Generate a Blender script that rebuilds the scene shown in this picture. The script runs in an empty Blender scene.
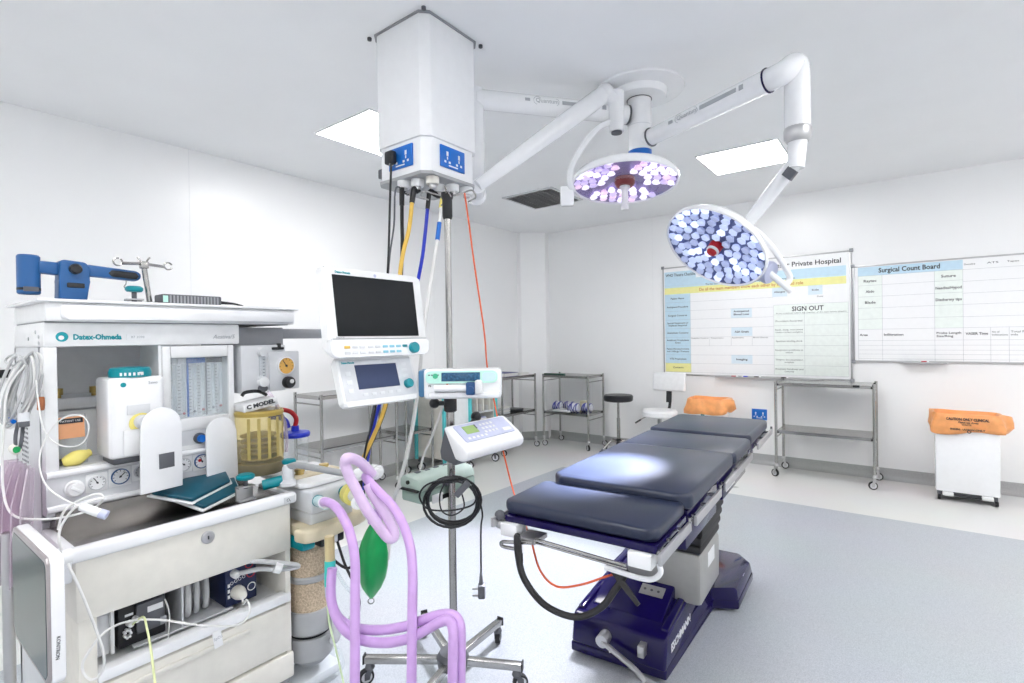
import bpy, bmesh, math, random
from mathutils import Vector, Matrix, noise as mnoise
random.seed(7)
S = bpy.context.scene
COL = S.collection
PI = math.pi

# ------------------------------------------------------------------ camera
def cam_setup():
    yaw, pit, rol = 0.65, -0.0068, -0.0144
    cy, sy = math.cos(yaw), math.sin(yaw)
    w = Vector((-sy*math.cos(pit), cy*math.cos(pit), math.sin(pit)))
    rt = Vector((cy, sy, 0)); up = rt.cross(w)
    r = math.cos(rol)*rt + math.sin(rol)*up
    u = -math.sin(rol)*rt + math.cos(rol)*up
    cd = bpy.data.cameras.new('camera'); c = bpy.data.objects.new('camera', cd); COL.objects.link(c)
    cd.sensor_fit = 'HORIZONTAL'; cd.sensor_width = 36; cd.lens = 36*518.0/1024
    cd.clip_start = 0.02; cd.clip_end = 60
    M = Matrix.Identity(4)
    for i in range(3):
        M[i][0], M[i][1], M[i][2] = r[i], u[i], -w[i]
    M[2][3] = 1.38
    c.matrix_world = M
    S.camera = c
cam_setup()

# ------------------------------------------------------------------ light and exposure
PANEL_EMIT = 9.5          # ceiling light panels
SPOT_W = (130, 820)       # surgical lamp beams: lamp over the floor, lamp over the table
S.view_settings.view_transform = 'Standard'
S.view_settings.look = 'None'
S.view_settings.exposure = 1.31
S.view_settings.gamma = 1.0
S.view_settings.use_curve_mapping = False
wd = bpy.data.worlds.new('world'); S.world = wd; wd.use_nodes = True
wd.node_tree.nodes['Background'].inputs[0].default_value = (0.9, 0.95, 1, 1)
wd.node_tree.nodes['Background'].inputs[1].default_value = 0.3
S.cycles.max_bounces = 10; S.cycles.diffuse_bounces = 6; S.cycles.glossy_bounces = 5
S.cycles.transparent_max_bounces = 16
S.cycles.sample_clamp_indirect = 6.0
S.cycles.use_denoising = True
S.cycles.caustics_reflective = False; S.cycles.caustics_refractive = False

# ------------------------------------------------------------------ materials
MATS = {}
def mat(name, col, rough=0.45, metal=0.0, noise=0.03, scale=25.0, emit=None, estr=1.0, bump=0.0, coat=0.0, trans=0.0, alpha=1.0, spec=0.5, ior=1.45):
    if name in MATS: return MATS[name]
    m = bpy.data.materials.new(name); m.use_nodes = True
    nt = m.node_tree; b = nt.nodes['Principled BSDF']
    tc = nt.nodes.new('ShaderNodeTexCoord'); nz = nt.nodes.new('ShaderNodeTexNoise')
    nz.inputs['Scale'].default_value = scale; nz.inputs['Detail'].default_value = 3
    nt.links.new(tc.outputs['Object'], nz.inputs['Vector'])
    rp = nt.nodes.new('ShaderNodeValToRGB')
    rp.color_ramp.elements[0].position = 0.3; rp.color_ramp.elements[1].position = 0.7
    rp.color_ramp.elements[0].color = (*[c*(1-noise) for c in col], 1)
    rp.color_ramp.elements[1].color = (*[min(1, c*(1+noise)) for c in col], 1)
    nt.links.new(nz.outputs['Fac'], rp.inputs['Fac'])
    nt.links.new(rp.outputs['Color'], b.inputs['Base Color'])
    b.inputs['Roughness'].default_value = rough; b.inputs['Metallic'].default_value = metal
    b.inputs['Coat Weight'].default_value = coat; b.inputs['Coat Roughness'].default_value = 0.08
    b.inputs['Transmission Weight'].default_value = trans; b.inputs['Alpha'].default_value = alpha
    b.inputs['Specular IOR Level'].default_value = spec; b.inputs['IOR'].default_value = ior
    if emit:
        b.inputs['Emission Color'].default_value = (*emit, 1); b.inputs['Emission Strength'].default_value = estr
    if bump:
        bp = nt.nodes.new('ShaderNodeBump'); bp.inputs['Strength'].default_value = bump; bp.inputs['Distance'].default_value = 0.004
        nt.links.new(nz.outputs['Fac'], bp.inputs['Height']); nt.links.new(bp.outputs['Normal'], b.inputs['Normal'])
    MATS[name] = m
    return m

def clear(name, tint, dens=0.15, rough=0.05):
    """thin see-through plastic or glass: tinted transparency with a glossy film"""
    if name in MATS: return MATS[name]
    m = bpy.data.materials.new(name); m.use_nodes = True
    nt = m.node_tree; out = nt.nodes['Material Output']
    nt.nodes.remove(nt.nodes['Principled BSDF'])
    tr = nt.nodes.new('ShaderNodeBsdfTransparent'); tr.inputs[0].default_value = (*tint, 1)
    gl = nt.nodes.new('ShaderNodeBsdfGlossy'); gl.inputs['Roughness'].default_value = rough
    df = nt.nodes.new('ShaderNodeBsdfDiffuse'); df.inputs[0].default_value = (*tint, 1)
    lw = nt.nodes.new('ShaderNodeLayerWeight'); lw.inputs[0].default_value = 0.5
    pw = nt.nodes.new('ShaderNodeMath'); pw.operation = 'POWER'; pw.inputs[1].default_value = 4.0
    fr = nt.nodes.new('ShaderNodeMath'); fr.operation = 'MULTIPLY_ADD'; fr.inputs[1].default_value = 0.45; fr.inputs[2].default_value = 0.035
    nt.links.new(lw.outputs['Facing'], pw.inputs[0]); nt.links.new(pw.outputs[0], fr.inputs[0])
    m1 = nt.nodes.new('ShaderNodeMixShader'); m1.inputs[0].default_value = dens
    m2 = nt.nodes.new('ShaderNodeMixShader')
    nt.links.new(tr.outputs[0], m1.inputs[1]); nt.links.new(df.outputs[0], m1.inputs[2])
    nt.links.new(fr.outputs[0], m2.inputs[0]); nt.links.new(m1.outputs[0], m2.inputs[1]); nt.links.new(gl.outputs[0], m2.inputs[2])
    nt.links.new(m2.outputs[0], out.inputs[0])
    MATS[name] = m
    return m

def speckle(name, col, dark, light, rough, scale=260.0):
    m = bpy.data.materials.new(name); m.use_nodes = True
    nt = m.node_tree; b = nt.nodes['Principled BSDF']
    tc = nt.nodes.new('ShaderNodeTexCoord'); v = nt.nodes.new('ShaderNodeTexNoise'); v.inputs['Scale'].default_value = scale; v.inputs['Detail'].default_value = 2
    big = nt.nodes.new('ShaderNodeTexNoise'); big.inputs['Scale'].default_value = 1.4
    rp = nt.nodes.new('ShaderNodeValToRGB'); e = rp.color_ramp.elements
    e[0].position = 0.32; e[0].color = (*dark, 1); e[1].position = 0.68; e[1].color = (*light, 1)
    k = e.new(0.5); k.color = (*col, 1)
    mx = nt.nodes.new('ShaderNodeMix'); mx.data_type = 'RGBA'; mx.blend_type = 'MULTIPLY'; mx.inputs[0].default_value = 0.12
    nt.links.new(tc.outputs['Object'], v.inputs['Vector']); nt.links.new(tc.outputs['Object'], big.inputs['Vector'])
    nt.links.new(v.outputs['Fac'], rp.inputs['Fac']); nt.links.new(rp.outputs['Color'], mx.inputs[6]); nt.links.new(big.outputs['Color'], mx.inputs[7])
    nt.links.new(mx.outputs[2], b.inputs['Base Color'])
    r2 = nt.nodes.new('ShaderNodeMapRange'); r2.inputs[3].default_value = rough-0.07; r2.inputs[4].default_value = rough+0.09
    nt.links.new(big.outputs['Fac'], r2.inputs[0]); nt.links.new(r2.outputs[0], b.inputs['Roughness'])
    bp = nt.nodes.new('ShaderNodeBump'); bp.inputs['Strength'].default_value = 0.12; bp.inputs['Distance'].default_value = 0.001
    nt.links.new(v.outputs['Fac'], bp.inputs['Height']); nt.links.new(bp.outputs['Normal'], b.inputs['Normal'])
    MATS[name] = m
    return m

WALLM = mat('wall_panel', (0.90, 0.905, 0.91), 0.28, noise=0.01, scale=1.5)
CEILM = mat('ceiling_paint', (0.86, 0.87, 0.885), 0.42, noise=0.015, scale=2)
FLOORC = speckle('vinyl_cream', (0.74, 0.74, 0.725), (0.68, 0.68, 0.67), (0.78, 0.78, 0.77), 0.3)
FLOORB = speckle('vinyl_blue_grey', (0.455, 0.485, 0.53), (0.36, 0.39, 0.43), (0.54, 0.57, 0.61), 0.33)
SKIRT = speckle('cove_vinyl', (0.42, 0.43, 0.43), (0.36, 0.37, 0.37), (0.48, 0.49, 0.49), 0.4)
WHITE = mat('white_plastic', (0.80, 0.81, 0.82), 0.35)
WHITE2 = mat('white_enamel', (0.84, 0.85, 0.87), 0.22, noise=0.012)
OFFW = mat('warm_white_plastic', (0.74, 0.72, 0.66), 0.4)
LGREY = mat('light_grey_plastic', (0.64, 0.655, 0.68), 0.4)
MGREY = mat('mid_grey_plastic', (0.30, 0.31, 0.33), 0.45)
DGREY = mat('dark_grey_plastic', (0.10, 0.105, 0.12), 0.45)
BLACK = mat('black_plastic', (0.012, 0.013, 0.016), 0.38)
RUBBER = mat('black_rubber', (0.02, 0.02, 0.022), 0.6)
STEEL = mat('stainless_steel', (0.40, 0.395, 0.385), 0.25, 1.0, noise=0.05, scale=60)
STEELB = mat('brushed_steel_top', (0.36, 0.345, 0.33), 0.27, 1.0, noise=0.12, scale=9)
ALU = mat('satin_aluminium', (0.52, 0.52, 0.53), 0.38, 0.85)
NAVY = mat('navy_gloss_paint', (0.007, 0.004, 0.058), 0.10, noise=0.05, coat=0.15, spec=0.35)
PADM = mat('navy_vinyl_pad', (0.016, 0.023, 0.050), 0.33, noise=0.08, scale=8, bump=0.05)
TEAL = mat('teal_plastic', (0.0, 0.24, 0.29), 0.3)
TEALP = mat('teal_gel_pad', (0.004, 0.075, 0.12), 0.3, noise=0.15, scale=14)
BLUE = mat('blue_plastic', (0.018, 0.10, 0.28), 0.38)
SOCKB = mat('socket_blue', (0.005, 0.14, 0.55), 0.3)
LILAC = mat('lilac_hose', (0.57, 0.36, 0.70), 0.28, noise=0.05, scale=30)
LILACP = mat('pale_lilac_hose', (0.72, 0.55, 0.79), 0.28, noise=0.05, scale=30)
GREEN = mat('green_rubber', (0.0, 0.30, 0.075), 0.3, noise=0.1, scale=12)
YELLOW = mat('yellow_hose', (0.80, 0.52, 0.10), 0.4)
YELP = mat('pale_yellow', (0.85, 0.75, 0.22), 0.45)
HBLUE = mat('royal_blue_hose', (0.01, 0.03, 0.50), 0.35)
ORANGE = mat('orange_rubber', (0.75, 0.14, 0.05), 0.4)
OBAG = mat('orange_bag', (0.88, 0.38, 0.14), 0.35, noise=0.1, scale=18, bump=0.35)
CREAM = mat('cream_plastic', (0.66, 0.58, 0.42), 0.42)
LIME = mat('sand_granules', (0.50, 0.40, 0.29), 0.8, noise=0.3, scale=160, bump=0.5)
AMBER = clear('amber_plastic', (0.90, 0.82, 0.56), 0.12)
CLEAR = clear('clear_plastic', (0.95, 0.97, 0.98), 0.10)
PINKC = clear('pink_tinted_plastic', (0.96, 0.90, 0.95), 0.26, 0.2)
GLASSY = clear('lamp_cover', (0.96, 0.96, 1.0), 0.02)
INK = mat('print_black', (0.03, 0.035, 0.045), 0.5)
INKG = mat('print_grey', (0.38, 0.40, 0.43), 0.5)
INKT = mat('print_teal', (0.0, 0.30, 0.35), 0.45)
INKO = mat('print_orange', (0.55, 0.20, 0.05), 0.5)
BOARD = mat('whiteboard_enamel', (0.91, 0.92, 0.93), 0.2, noise=0.008)
PBLUE = mat('print_pale_blue', (0.55, 0.74, 0.86), 0.3)
PBLUE2 = mat('print_faint_blue', (0.70, 0.81, 0.88), 0.3)
PYEL = mat('print_yellow', (0.86, 0.84, 0.36), 0.3)
PGRN = mat('print_faint_green', (0.84, 0.895, 0.86), 0.3)
CABLE = mat('grey_cable', (0.50, 0.51, 0.52), 0.4)
WCABLE = mat('white_cable', (0.76, 0.76, 0.75), 0.4)
SCRN = mat('dark_screen', (0.010, 0.012, 0.014), 0.5, spec=0.25)
SCRB = mat('slate_lcd', (0.045, 0.062, 0.13), 0.5, spec=0.25)
LCDG = mat('green_lcd', (0.30, 0.45, 0.16), 0.3)
LCDB = mat('blue_lcd', (0.02, 0.09, 0.18), 0.25, noise=0.5, scale=120)
RED = mat('red_plastic', (0.45, 0.01, 0.015), 0.3)
MAROON = mat('maroon_plastic', (0.20, 0.03, 0.03), 0.4)
SAGE = mat('sage_green_case', (0.40, 0.50, 0.45), 0.42)
SAGED = mat('sage_green_lower', (0.27, 0.36, 0.32), 0.45)
GOLD = mat('gauge_gold', (0.75, 0.42, 0.10), 0.4)
BRASS = mat('brass', (0.55, 0.40, 0.14), 0.35, 0.9)
MINT = mat('mint_panel', (0.50, 0.82, 0.72), 0.4)
LILG = mat('grey_lilac_panel', (0.50, 0.53, 0.70), 0.4)
PAPER = mat('paper', (0.78, 0.78, 0.76), 0.7)
BOOKB = mat('blue_book_cover', (0.015, 0.03, 0.20), 0.45)
PACK = mat('blue_white_wrap', (0.05, 0.06, 0.35), 0.5)
LIGHT = mat('light_diffuser', (0.9, 0.9, 0.9), 0.5, noise=0.0, emit=(1.0, 0.985, 0.97), estr=PANEL_EMIT)
LED = [mat('led_lens_%d' % i, (0.50, 0.57, 0.80), 0.15, noise=0.05, emit=(0.62, 0.72, 1.0), estr=e) for i, e in enumerate((0.10, 0.24, 0.55))]
LEDP = [mat('led_lens_lilac_%d' % i, (0.70, 0.60, 0.85), 0.15, noise=0.05, emit=c, estr=e) for i, (e, c) in enumerate(((0.22, (.72, .60, 1)), (0.5, (.88, .82, 1)), (0.3, (1, .66, .78))))]
LEDBASE = mat('reflector_blue', (0.07, 0.10, 0.26), 0.3, 0.2)
GREYR = mat('ring_grey', (0.36, 0.37, 0.38), 0.4)
COLG = mat('column_grey', (.36, .36, .35), .38, .25)
LEDBASE2 = mat('reflector_lilac', (0.30, 0.24, 0.48), 0.25, 0.3)

# ------------------------------------------------------------------ mesh builder
def frame(o, x, y):
    x = Vector(x).normalized(); y = Vector(y); z = x.cross(y).normalized(); y = z.cross(x)
    M = Matrix.Identity(4)
    for i in range(3):
        M[i][0], M[i][1], M[i][2], M[i][3] = x[i], y[i], z[i], o[i]
    return M
def FX(o): return frame(o, (0, 1, 0), (0, 0, 1))      # a panel that faces +X
def FNY(o): return frame(o, (1, 0, 0), (0, 0, 1))     # a panel that faces -Y
def axis_frame(p, d):
    d = Vector(d).normalized()
    a = Vector((0, 0, 1)) if abs(d.z) < 0.9 else Vector((1, 0, 0))
    x = a.cross(d).normalized(); y = d.cross(x)
    M = Matrix.Identity(4)
    for i in range(3):
        M[i][0], M[i][1], M[i][2], M[i][3] = x[i], y[i], d[i], p[i]
    return M

def smooth_path(pts, n=6):
    P = [Vector(p) for p in pts]
    if len(P) < 3: return P
    out = []
    for i in range(len(P)-1):
        p0 = P[max(i-1, 0)]; p1 = P[i]; p2 = P[i+1]; p3 = P[min(i+2, len(P)-1)]
        for k in range(n):
            t = k/n
            out.append(0.5*((2*p1) + (p2-p0)*t + (2*p0-5*p1+4*p2-p3)*t*t + (3*p1-p0-3*p2+p3)*t**3))
    out.append(P[-1])
    return out

class MB:
    def __init__(self, M=None):
        self.bm = bmesh.new(); self.M = M or Matrix.Identity(4)
    def _fin(self, verts, M=None):
        T = self.M @ M if M is not None else self.M
        for v in verts: v.co = T @ v.co
    def box(self, x0, x1, y0, y1, z0, z1, bev=0.0, seg=2, M=None):
        bm = self.bm
        if x0 > x1: x0, x1 = x1, x0
        if y0 > y1: y0, y1 = y1, y0
        if z0 > z1: z0, z1 = z1, z0
        r = bmesh.ops.create_cube(bm, size=1.0)
        vs = r['verts']
        for v in vs:
            v.co = Vector((x0 if v.co.x < 0 else x1, y0 if v.co.y < 0 else y1, z0 if v.co.z < 0 else z1))
        if bev > 0:
            bev = min(bev, 0.49*min(x1-x0, y1-y0, z1-z0))
            es = list({e for v in vs for e in v.link_edges})
            r = bmesh.ops.bevel(bm, geom=es, offset=bev, segments=seg, affect='EDGES', profile=0.5)
            vs = list({v for f in r['faces'] for v in f.verts} | {v for v in vs if v.is_valid})
        self._fin(vs, M); return self
    def prism(self, poly, z0, z1, M=None, bev=0.0, top=1.0, seg=2):
        """polygon in local XY extruded along Z; top scales the upper outline about its centre"""
        bm = self.bm
        cx = sum(p[0] for p in poly)/len(poly); cy = sum(p[1] for p in poly)/len(poly)
        a = [bm.verts.new((p[0], p[1], z0)) for p in poly]
        b = [bm.verts.new((cx+(p[0]-cx)*top, cy+(p[1]-cy)*top, z1)) for p in poly]
        fs = [bm.faces.new(a[::-1]), bm.faces.new(b)]
        n = len(poly)
        for i in range(n):
            fs.append(bm.faces.new((a[i], a[(i+1) % n], b[(i+1) % n], b[i])))
        vs = a+b
        if bev > 0:
            es = list({e for f in fs for e in f.edges})
            r = bmesh.ops.bevel(bm, geom=es, offset=bev, segments=seg, affect='EDGES', profile=0.5)
            vs = list({v for f in r['faces'] for v in f.verts} | {v for v in vs if v.is_valid})
        self._fin(vs, M); return self
    def lathe(self, prof, n=24, M=None, cap=True):
        bm = self.bm; rings = []
        for r, z in prof:
            rings.append([bm.verts.new((r*math.cos(2*PI*k/n), r*math.sin(2*PI*k/n), z)) for k in range(n)])
        for a, b in zip(rings, rings[1:]):
            for k in range(n):
                bm.faces.new((a[k], a[(k+1) % n], b[(k+1) % n], b[k]))
        if cap:
            if prof[0][0] > 1e-4: bm.faces.new(rings[0][::-1])
            if prof[-1][0] > 1e-4: bm.faces.new(rings[-1])
        self._fin([v for r in rings for v in r], M); return self
    def cyl(self, p0, p1, r0, r1=None, n=16, M=None):
        p0 = Vector(p0); p1 = Vector(p1); r1 = r0 if r1 is None else r1
        F = axis_frame(p0, p1-p0); L = (p1-p0).length
        return self.lathe([(r0, 0), (r1, L)], n, (M @ F) if M is not None else F)
    def tube(self, pts, r, n=8, k=6, M=None, sm=True, rr=None):
        P = smooth_path(pts, k) if sm else [Vector(p) for p in pts]
        bm = self.bm; rings = []
        t = (P[1]-P[0]).normalized()
        a = Vector((0, 0, 1)) if abs(t.z) < 0.9 else Vector((1, 0, 0))
        nx = a.cross(t).normalized()
        for i, p in enumerate(P):
            t = (P[min(i+1, len(P)-1)]-P[max(i-1, 0)])
            if t.length < 1e-7: t = Vector((0, 0, 1))
            t.normalize()
            nx = (nx - t*nx.dot(t))
            if nx.length < 1e-6: nx = t.orthogonal()
            nx.normalize(); ny = t.cross(nx)
            R = rr(i/(len(P)-1)) if rr else r
            rings.append([bm.verts.new(p + R*(math.cos(2*PI*j/n)*nx + math.sin(2*PI*j/n)*ny)) for j in range(n)])
        for A, B in zip(rings, rings[1:]):
            for j in range(n):
                bm.faces.new((A[j], A[(j+1) % n], B[(j+1) % n], B[j]))
        bm.faces.new(rings[0][::-1]); bm.faces.new(rings[-1])
        self._fin([v for q in rings for v in q], M); return self
    def ball(self, c, r, M=None, sx=1, sy=1, sz=1, n=16):
        rr = bmesh.ops.create_uvsphere(self.bm, u_segments=n, v_segments=max(6, n//2), radius=1.0)
        for v in rr['verts']: v.co = Vector((c[0]+v.co.x*r*sx, c[1]+v.co.y*r*sy, c[2]+v.co.z*r*sz))
        self._fin(rr['verts'], M); return self
    def ring(self, c, d, R, r, n=28, m=8, M=None, a0=0.0, a1=2*PI):
        F = axis_frame(c, d)
        full = abs(a1-a0-2*PI) < 1e-6
        pts = [F @ Vector((R*math.cos(a0+(a1-a0)*k/n), R*math.sin(a0+(a1-a0)*k/n), 0)) for k in range(n+1)]
        return self.tube(pts, r, m, M=M, sm=False)
    def quadprint(self, x0, x1, y0, y1, z=0.0, t=0.0008, M=None):
        return self.box(x0, x1, y0, y1, z, z+t, M=M)
    def text(self, s, size, M, align='LEFT', t=0.0006, bold=0.0, squeeze=None, shear=0.0):
        cu = bpy.data.curves.new('lettering_curve', 'FONT'); cu.body = s; cu.size = size; cu.align_x = align
        cu.resolution_u = 2; cu.extrude = t; cu.offset = bold; cu.shear = shear
        o = bpy.data.objects.new('lettering_tmp', cu); COL.objects.link(o)
        dg = bpy.context.evaluated_depsgraph_get()
        me = bpy.data.meshes.new_from_object(o.evaluated_get(dg))
        bpy.data.objects.remove(o); bpy.data.curves.remove(cu)
        if squeeze and len(me.vertices):
            xs = [v.co.x for v in me.vertices]; wd_ = max(xs)-min(xs)
            if wd_ > 1e-6:
                f = squeeze/wd_
                for v in me.vertices: v.co.x *= f
        k = len(self.bm.verts)
        self.bm.from_mesh(me); bpy.data.meshes.remove(me)
        self.bm.verts.ensure_lookup_table()
        self._fin([self.bm.verts[i] for i in range(k, len(self.bm.verts))], M)
        return self
    def build(self, name, m, parent=None, base=None, smooth=35.0, kind=None, label=None):
        me = bpy.data.meshes.new(name)
        bmesh.ops.recalc_face_normals(self.bm, faces=self.bm.faces)
        if smooth:
            for f in self.bm.faces: f.smooth = True
        o = bpy.data.objects.new(name, me)
        b = Vector(list(parent['_b'])) if parent is not None and '_b' in parent else (Vector(base) if base is not None else Vector((0, 0, 0)))
        if base is None and parent is None and self.bm.verts:
            zs = min(v.co.z for v in self.bm.verts)
            b = sum((v.co for v in self.bm.verts), Vector())/len(self.bm.verts); b.z = zs
        bmesh.ops.translate(self.bm, verts=self.bm.verts, vec=-b)
        self.bm.to_mesh(me); self.bm.free()
        me.materials.append(m)
        if smooth: me.set_sharp_from_angle(angle=math.radians(smooth))
        COL.objects.link(o)
        if parent is not None:
            o.parent = parent; o['_b'] = tuple(b)
        else:
            o.location = b; o['_b'] = tuple(b)
        if kind: o['kind'] = kind
        if label: o['label'] = label
        return o

def thing(name, label, cat, base, group=None):
    o = bpy.data.objects.new(name, None); COL.objects.link(o)
    o.empty_display_size = 0.05
    o.location = base; o['_b'] = tuple(base); o['label'] = label; o['category'] = cat
    if group: o['group'] = group
    return o
def tag(o, label, cat, group=None):
    o['label'] = label; o['category'] = cat
    if group: o['group'] = group
    return o
def struct(o): o['kind'] = 'structure'; return o
def part_copy(src, parent, M):
    """a copy of a part that shares its mesh; M moves it"""
    c = src.copy(); COL.objects.link(c); c.parent = parent; c.matrix_local = M
    return c

def place(mesh, name, parent, WM):
    o = bpy.data.objects.new(name, mesh); COL.objects.link(o)
    o.parent = parent
    o.matrix_local = Matrix.Translation(-Vector(list(parent['_b']))) @ WM
    o['_b'] = list(parent['_b'])
    return o
def protomesh(name, mb, m, smooth=35.0):
    me = bpy.data.meshes.new(name)
    bmesh.ops.recalc_face_normals(mb.bm, faces=mb.bm.faces)
    if smooth:
        for f in mb.bm.faces: f.smooth = True
    mb.bm.to_mesh(me); mb.bm.free(); me.materials.append(m)
    if smooth: me.set_sharp_from_angle(angle=math.radians(smooth))
    return me

# ------------------------------------------------------------------ the room
L, D, C = -4.207, 6.001, 2.809
XR, YF = 3.0, -2.6
def wz(z): return 1.38+1.04*(z-1.38)     # wall-plane heights
struct(MB().box(L-.1, XR+.1, YF-.1, D+.1, -.1, 0).build('floor', FLOORC))
bpy.data.objects['floor'].location.z = -.1
fl = MB(); fl.prism([(-3.13, YF+1.0), (XR-.9, YF+1.0), (XR-.9, 4.74), (-2.915, 4.70)], 0.0, 0.0012)
struct(fl.build('trim_1', FLOORB))
struct(MB().box(L-.1, XR+.1, YF-.1, D+.1, C, C+.1).build('ceiling', CEILM))
struct(MB().box(L-.1, L, YF, D, 0, C).build('wall_left', WALLM))
struct(MB().box(L-.1, XR+.1, D, D+.1, 0, C).build('wall_back', WALLM))
struct(MB().box(XR, XR+.1, YF, D, 0, C).build('wall_right', WALLM))
struct(MB().box(L-.1, XR+.1, YF-.1, YF, 0, C).build('wall_front', WALLM))
# boxed-in corner
corner = MB().prism([(L, D-.33), (L+.06, D-.33), (L+.30, D-.09), (L+.30, D), (L, D)], 0, C)
struct(corner.build('trim_2', WALLM))
# coved skirting: a rounded fillet then an upright
def cove(name, p0, p1, n):
    p0 = Vector(p0); p1 = Vector(p1); n = Vector(n)
    mb = MB(); bm = mb.bm
    prof = [(0, .105), (.004, .105), (.004, .045)] + [(.004+.04*(1-math.cos(a)), .045-.0425*math.sin(a)) for a in (0.3, .6, .9, 1.2, 1.57)] + [(.05, 0), (0, 0)]
    A = [bm.verts.new(p0+n*a+Vector((0, 0, z))) for a, z in prof]
    B = [bm.verts.new(p1+n*a+Vector((0, 0, z))) for a, z in prof]
    for i in range(len(prof)):
        j = (i+1) % len(prof); bm.faces.new((A[i], A[j], B[j], B[i]))
    bm.faces.new(A); bm.faces.new(B[::-1])
    struct(mb.build(name, SKIRT))
cove('baseboard_left', (L, YF, 0), (L, D-.33, 0), (1, 0, 0))
cove('baseboard_back', (L+.30, D, 0), (XR, D, 0), (0, -1, 0))
cove('baseboard_right', (XR, YF, 0), (XR, D, 0), (-1, 0, 0))
cove('baseboard_corner', (L+.05, D-.34, 0), (L+.31, D-.08, 0), (.7071, -.7071, 0))
# fine seams between the wall sheets
sm_ = MB()
for y in (1.62, 4.1): sm_.box(L, L+.0012, y-.002, y+.002, .105, C)
for x in (-2.42, 0.98): sm_.box(x-.002, x+.002, D-.0012, D, .105, C)
struct(sm_.build('trim_3', mat('wall_seam', (.84, .85, .86), .3)))

# ------------------------------------------------------------------ ceiling lights
def ceiling_light(x, y, label, s=.29):
    t = thing('ceiling_light', label, 'ceiling light', (x, y, C-.012), 'ceiling light panels')
    f = MB()
    for a, b, c, d in ((-s-.012, s+.012, -s-.012, -s), (-s-.012, s+.012, s, s+.012), (-s-.012, -s, -s, s), (s, s+.012, -s, s)):
        f.box(x+a, x+b, y+c, y+d, C-.008, C-.0005)
    f.build('frame', WHITE2, t)
    MB().box(x-s, x+s, y-s, y+s, C-.006, C-.0005).build('diffuser', LIGHT, t)
ceiling_light(-2.92, 2.33, 'bright square ceiling light panel partly hidden behind the white ceiling pendant')
ceiling_light(-1.03, 4.50, 'bright square ceiling light panel above the whiteboards behind the lamp arm')
ceiling_light(.87, 2.31, 'square ceiling light panel right of the frame, nearest the whiteboard wall')
ceiling_light(-1.03, .10, 'square ceiling light panel overhead, just above the photographer')
ceiling_light(-2.92, -1.7, 'square ceiling light panel behind the photographer by the left wall')
ceiling_light(.87, -1.7, 'square ceiling light panel behind the photographer to the right')
ceiling_light(2.35, 4.5, 'added unseen ceiling light panel right of the view, brightening the whiteboard wall')  # unseen panel added to throw more light on the back wall
ceiling_light(2.35, 2.31, 'added ceiling light panel over the unseen right side, brightening the back of the room')  # extra panel out of view, put in to lift the back wall and ceiling
ceiling_light(2.3, .10, 'square ceiling light panel by the right hand wall')

# ceiling air vent
vx, vy = -2.96, 4.45
t = thing('ceiling_vent', 'square metal air vent with a slatted grille in the ceiling', 'vent', (vx, vy, C-.012))
f = MB(); s = .27
for a, b, c, d in ((-s-.03, s+.03, -s-.03, -s), (-s-.03, s+.03, s, s+.03), (-s-.03, -s, -s, s), (s, s+.03, -s, s)):
    f.box(vx+a, vx+b, vy+c, vy+d, C-.010, C-.0003)
f.build('frame', LGREY, t)
MB().box(vx-s, vx+s, vy-s, vy+s, C-.002, C-.0003).build('backing', mat('vent_dark', (.10, .10, .11), .6), t)
for k in range(13):
    y = vy-s+.02+k*(2*s-.04)/12
    MB(frame((vx, y, C-.010), (1, 0, 0), (0, .8, .6))).box(-s, s, -.011, .011, -.001, .001).build('slat', ALU, t)
for k in range(4):
    x = vx-s+(k+1)*2*s/5
    MB().box(x-.003, x+.003, vy-s, vy+s, C-.014, C-.011).build('bar', ALU, t)

# ------------------------------------------------------------------ whiteboards on the back wall
K = 1.04
FD = lambda z=.012: frame((0, D-z, 0), (1, 0, 0), (0, 0, 1))
def P2(x, z): return x*K, wz(z)
class Print:
    """flat print on the board: coordinates as read on the wall plane"""
    def __init__(self, z): self.z = z; self.mb = []
    def get(self, k):
        m = MB(FD(self.z)); self.mb.append((k, m)); return m
    def rect(self, k, x0, x1, z0, z1, t=.0004):
        x0, z0 = P2(x0, z0); x1, z1 = P2(x1, z1); self.get(k).quadprint(x0, x1, z0, z1, 0, t)
    def line(self, x0, x1, z0, z1, w=.0016):
        if x0 == x1: self.rect('grid', x0-w/2, x0+w/2, z0, z1, .0007)
        else: self.rect('grid', x0, x1, z0-w/2, z0+w/2, .0007)
    def txt(self, k, s, x, z, size, align='LEFT', width=None, bold=.0):
        X, Z = P2(x, z)
        m = MB(); self.mb.append((k, m)); m.text(s, size*K, frame((X, D-self.z-.0009, Z), (1, 0, 0), (0, 0, 1)), align, .0004, bold, width*K if width else None)
def board_body(name, label, x0, x1, z0, z1, clips):
    X0, Z0 = P2(x0, z0); X1, Z1 = P2(x1, z1)
    t = thing(name, label, 'whiteboard', ((X0+X1)/2, D-.012, Z0))
    MB().box(X0+.008, X1-.008, D-.012, D-.001, Z0+.008, Z1-.008).build('board', BOARD, t)
    f = MB(); w = .014
    for a, b, c, d in ((X0, X1, Z0, Z0+w), (X0, X1, Z1-w, Z1), (X0, X0+w, Z0+w, Z1-w), (X1-w, X1, Z0+w, Z1-w)):
        f.box(a, b, D-.017, D, c, d, .002)
    f.build('frame', ALU, t)
    for cx, cz in ((X0, Z0), (X0, Z1), (X1, Z0), (X1, Z1)):
        MB().box(cx-.017, cx+.017, D-.021, D-.004, cz-.017, cz+.017, .004).build('corner_cap', MGREY, t)
    return t
wb = board_body('whiteboard', 'large surgical safety checklist whiteboard with pale blue column and yellow band', -2.203, -.398, .938, 2.152, 4)
p = Print(.0122)
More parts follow.
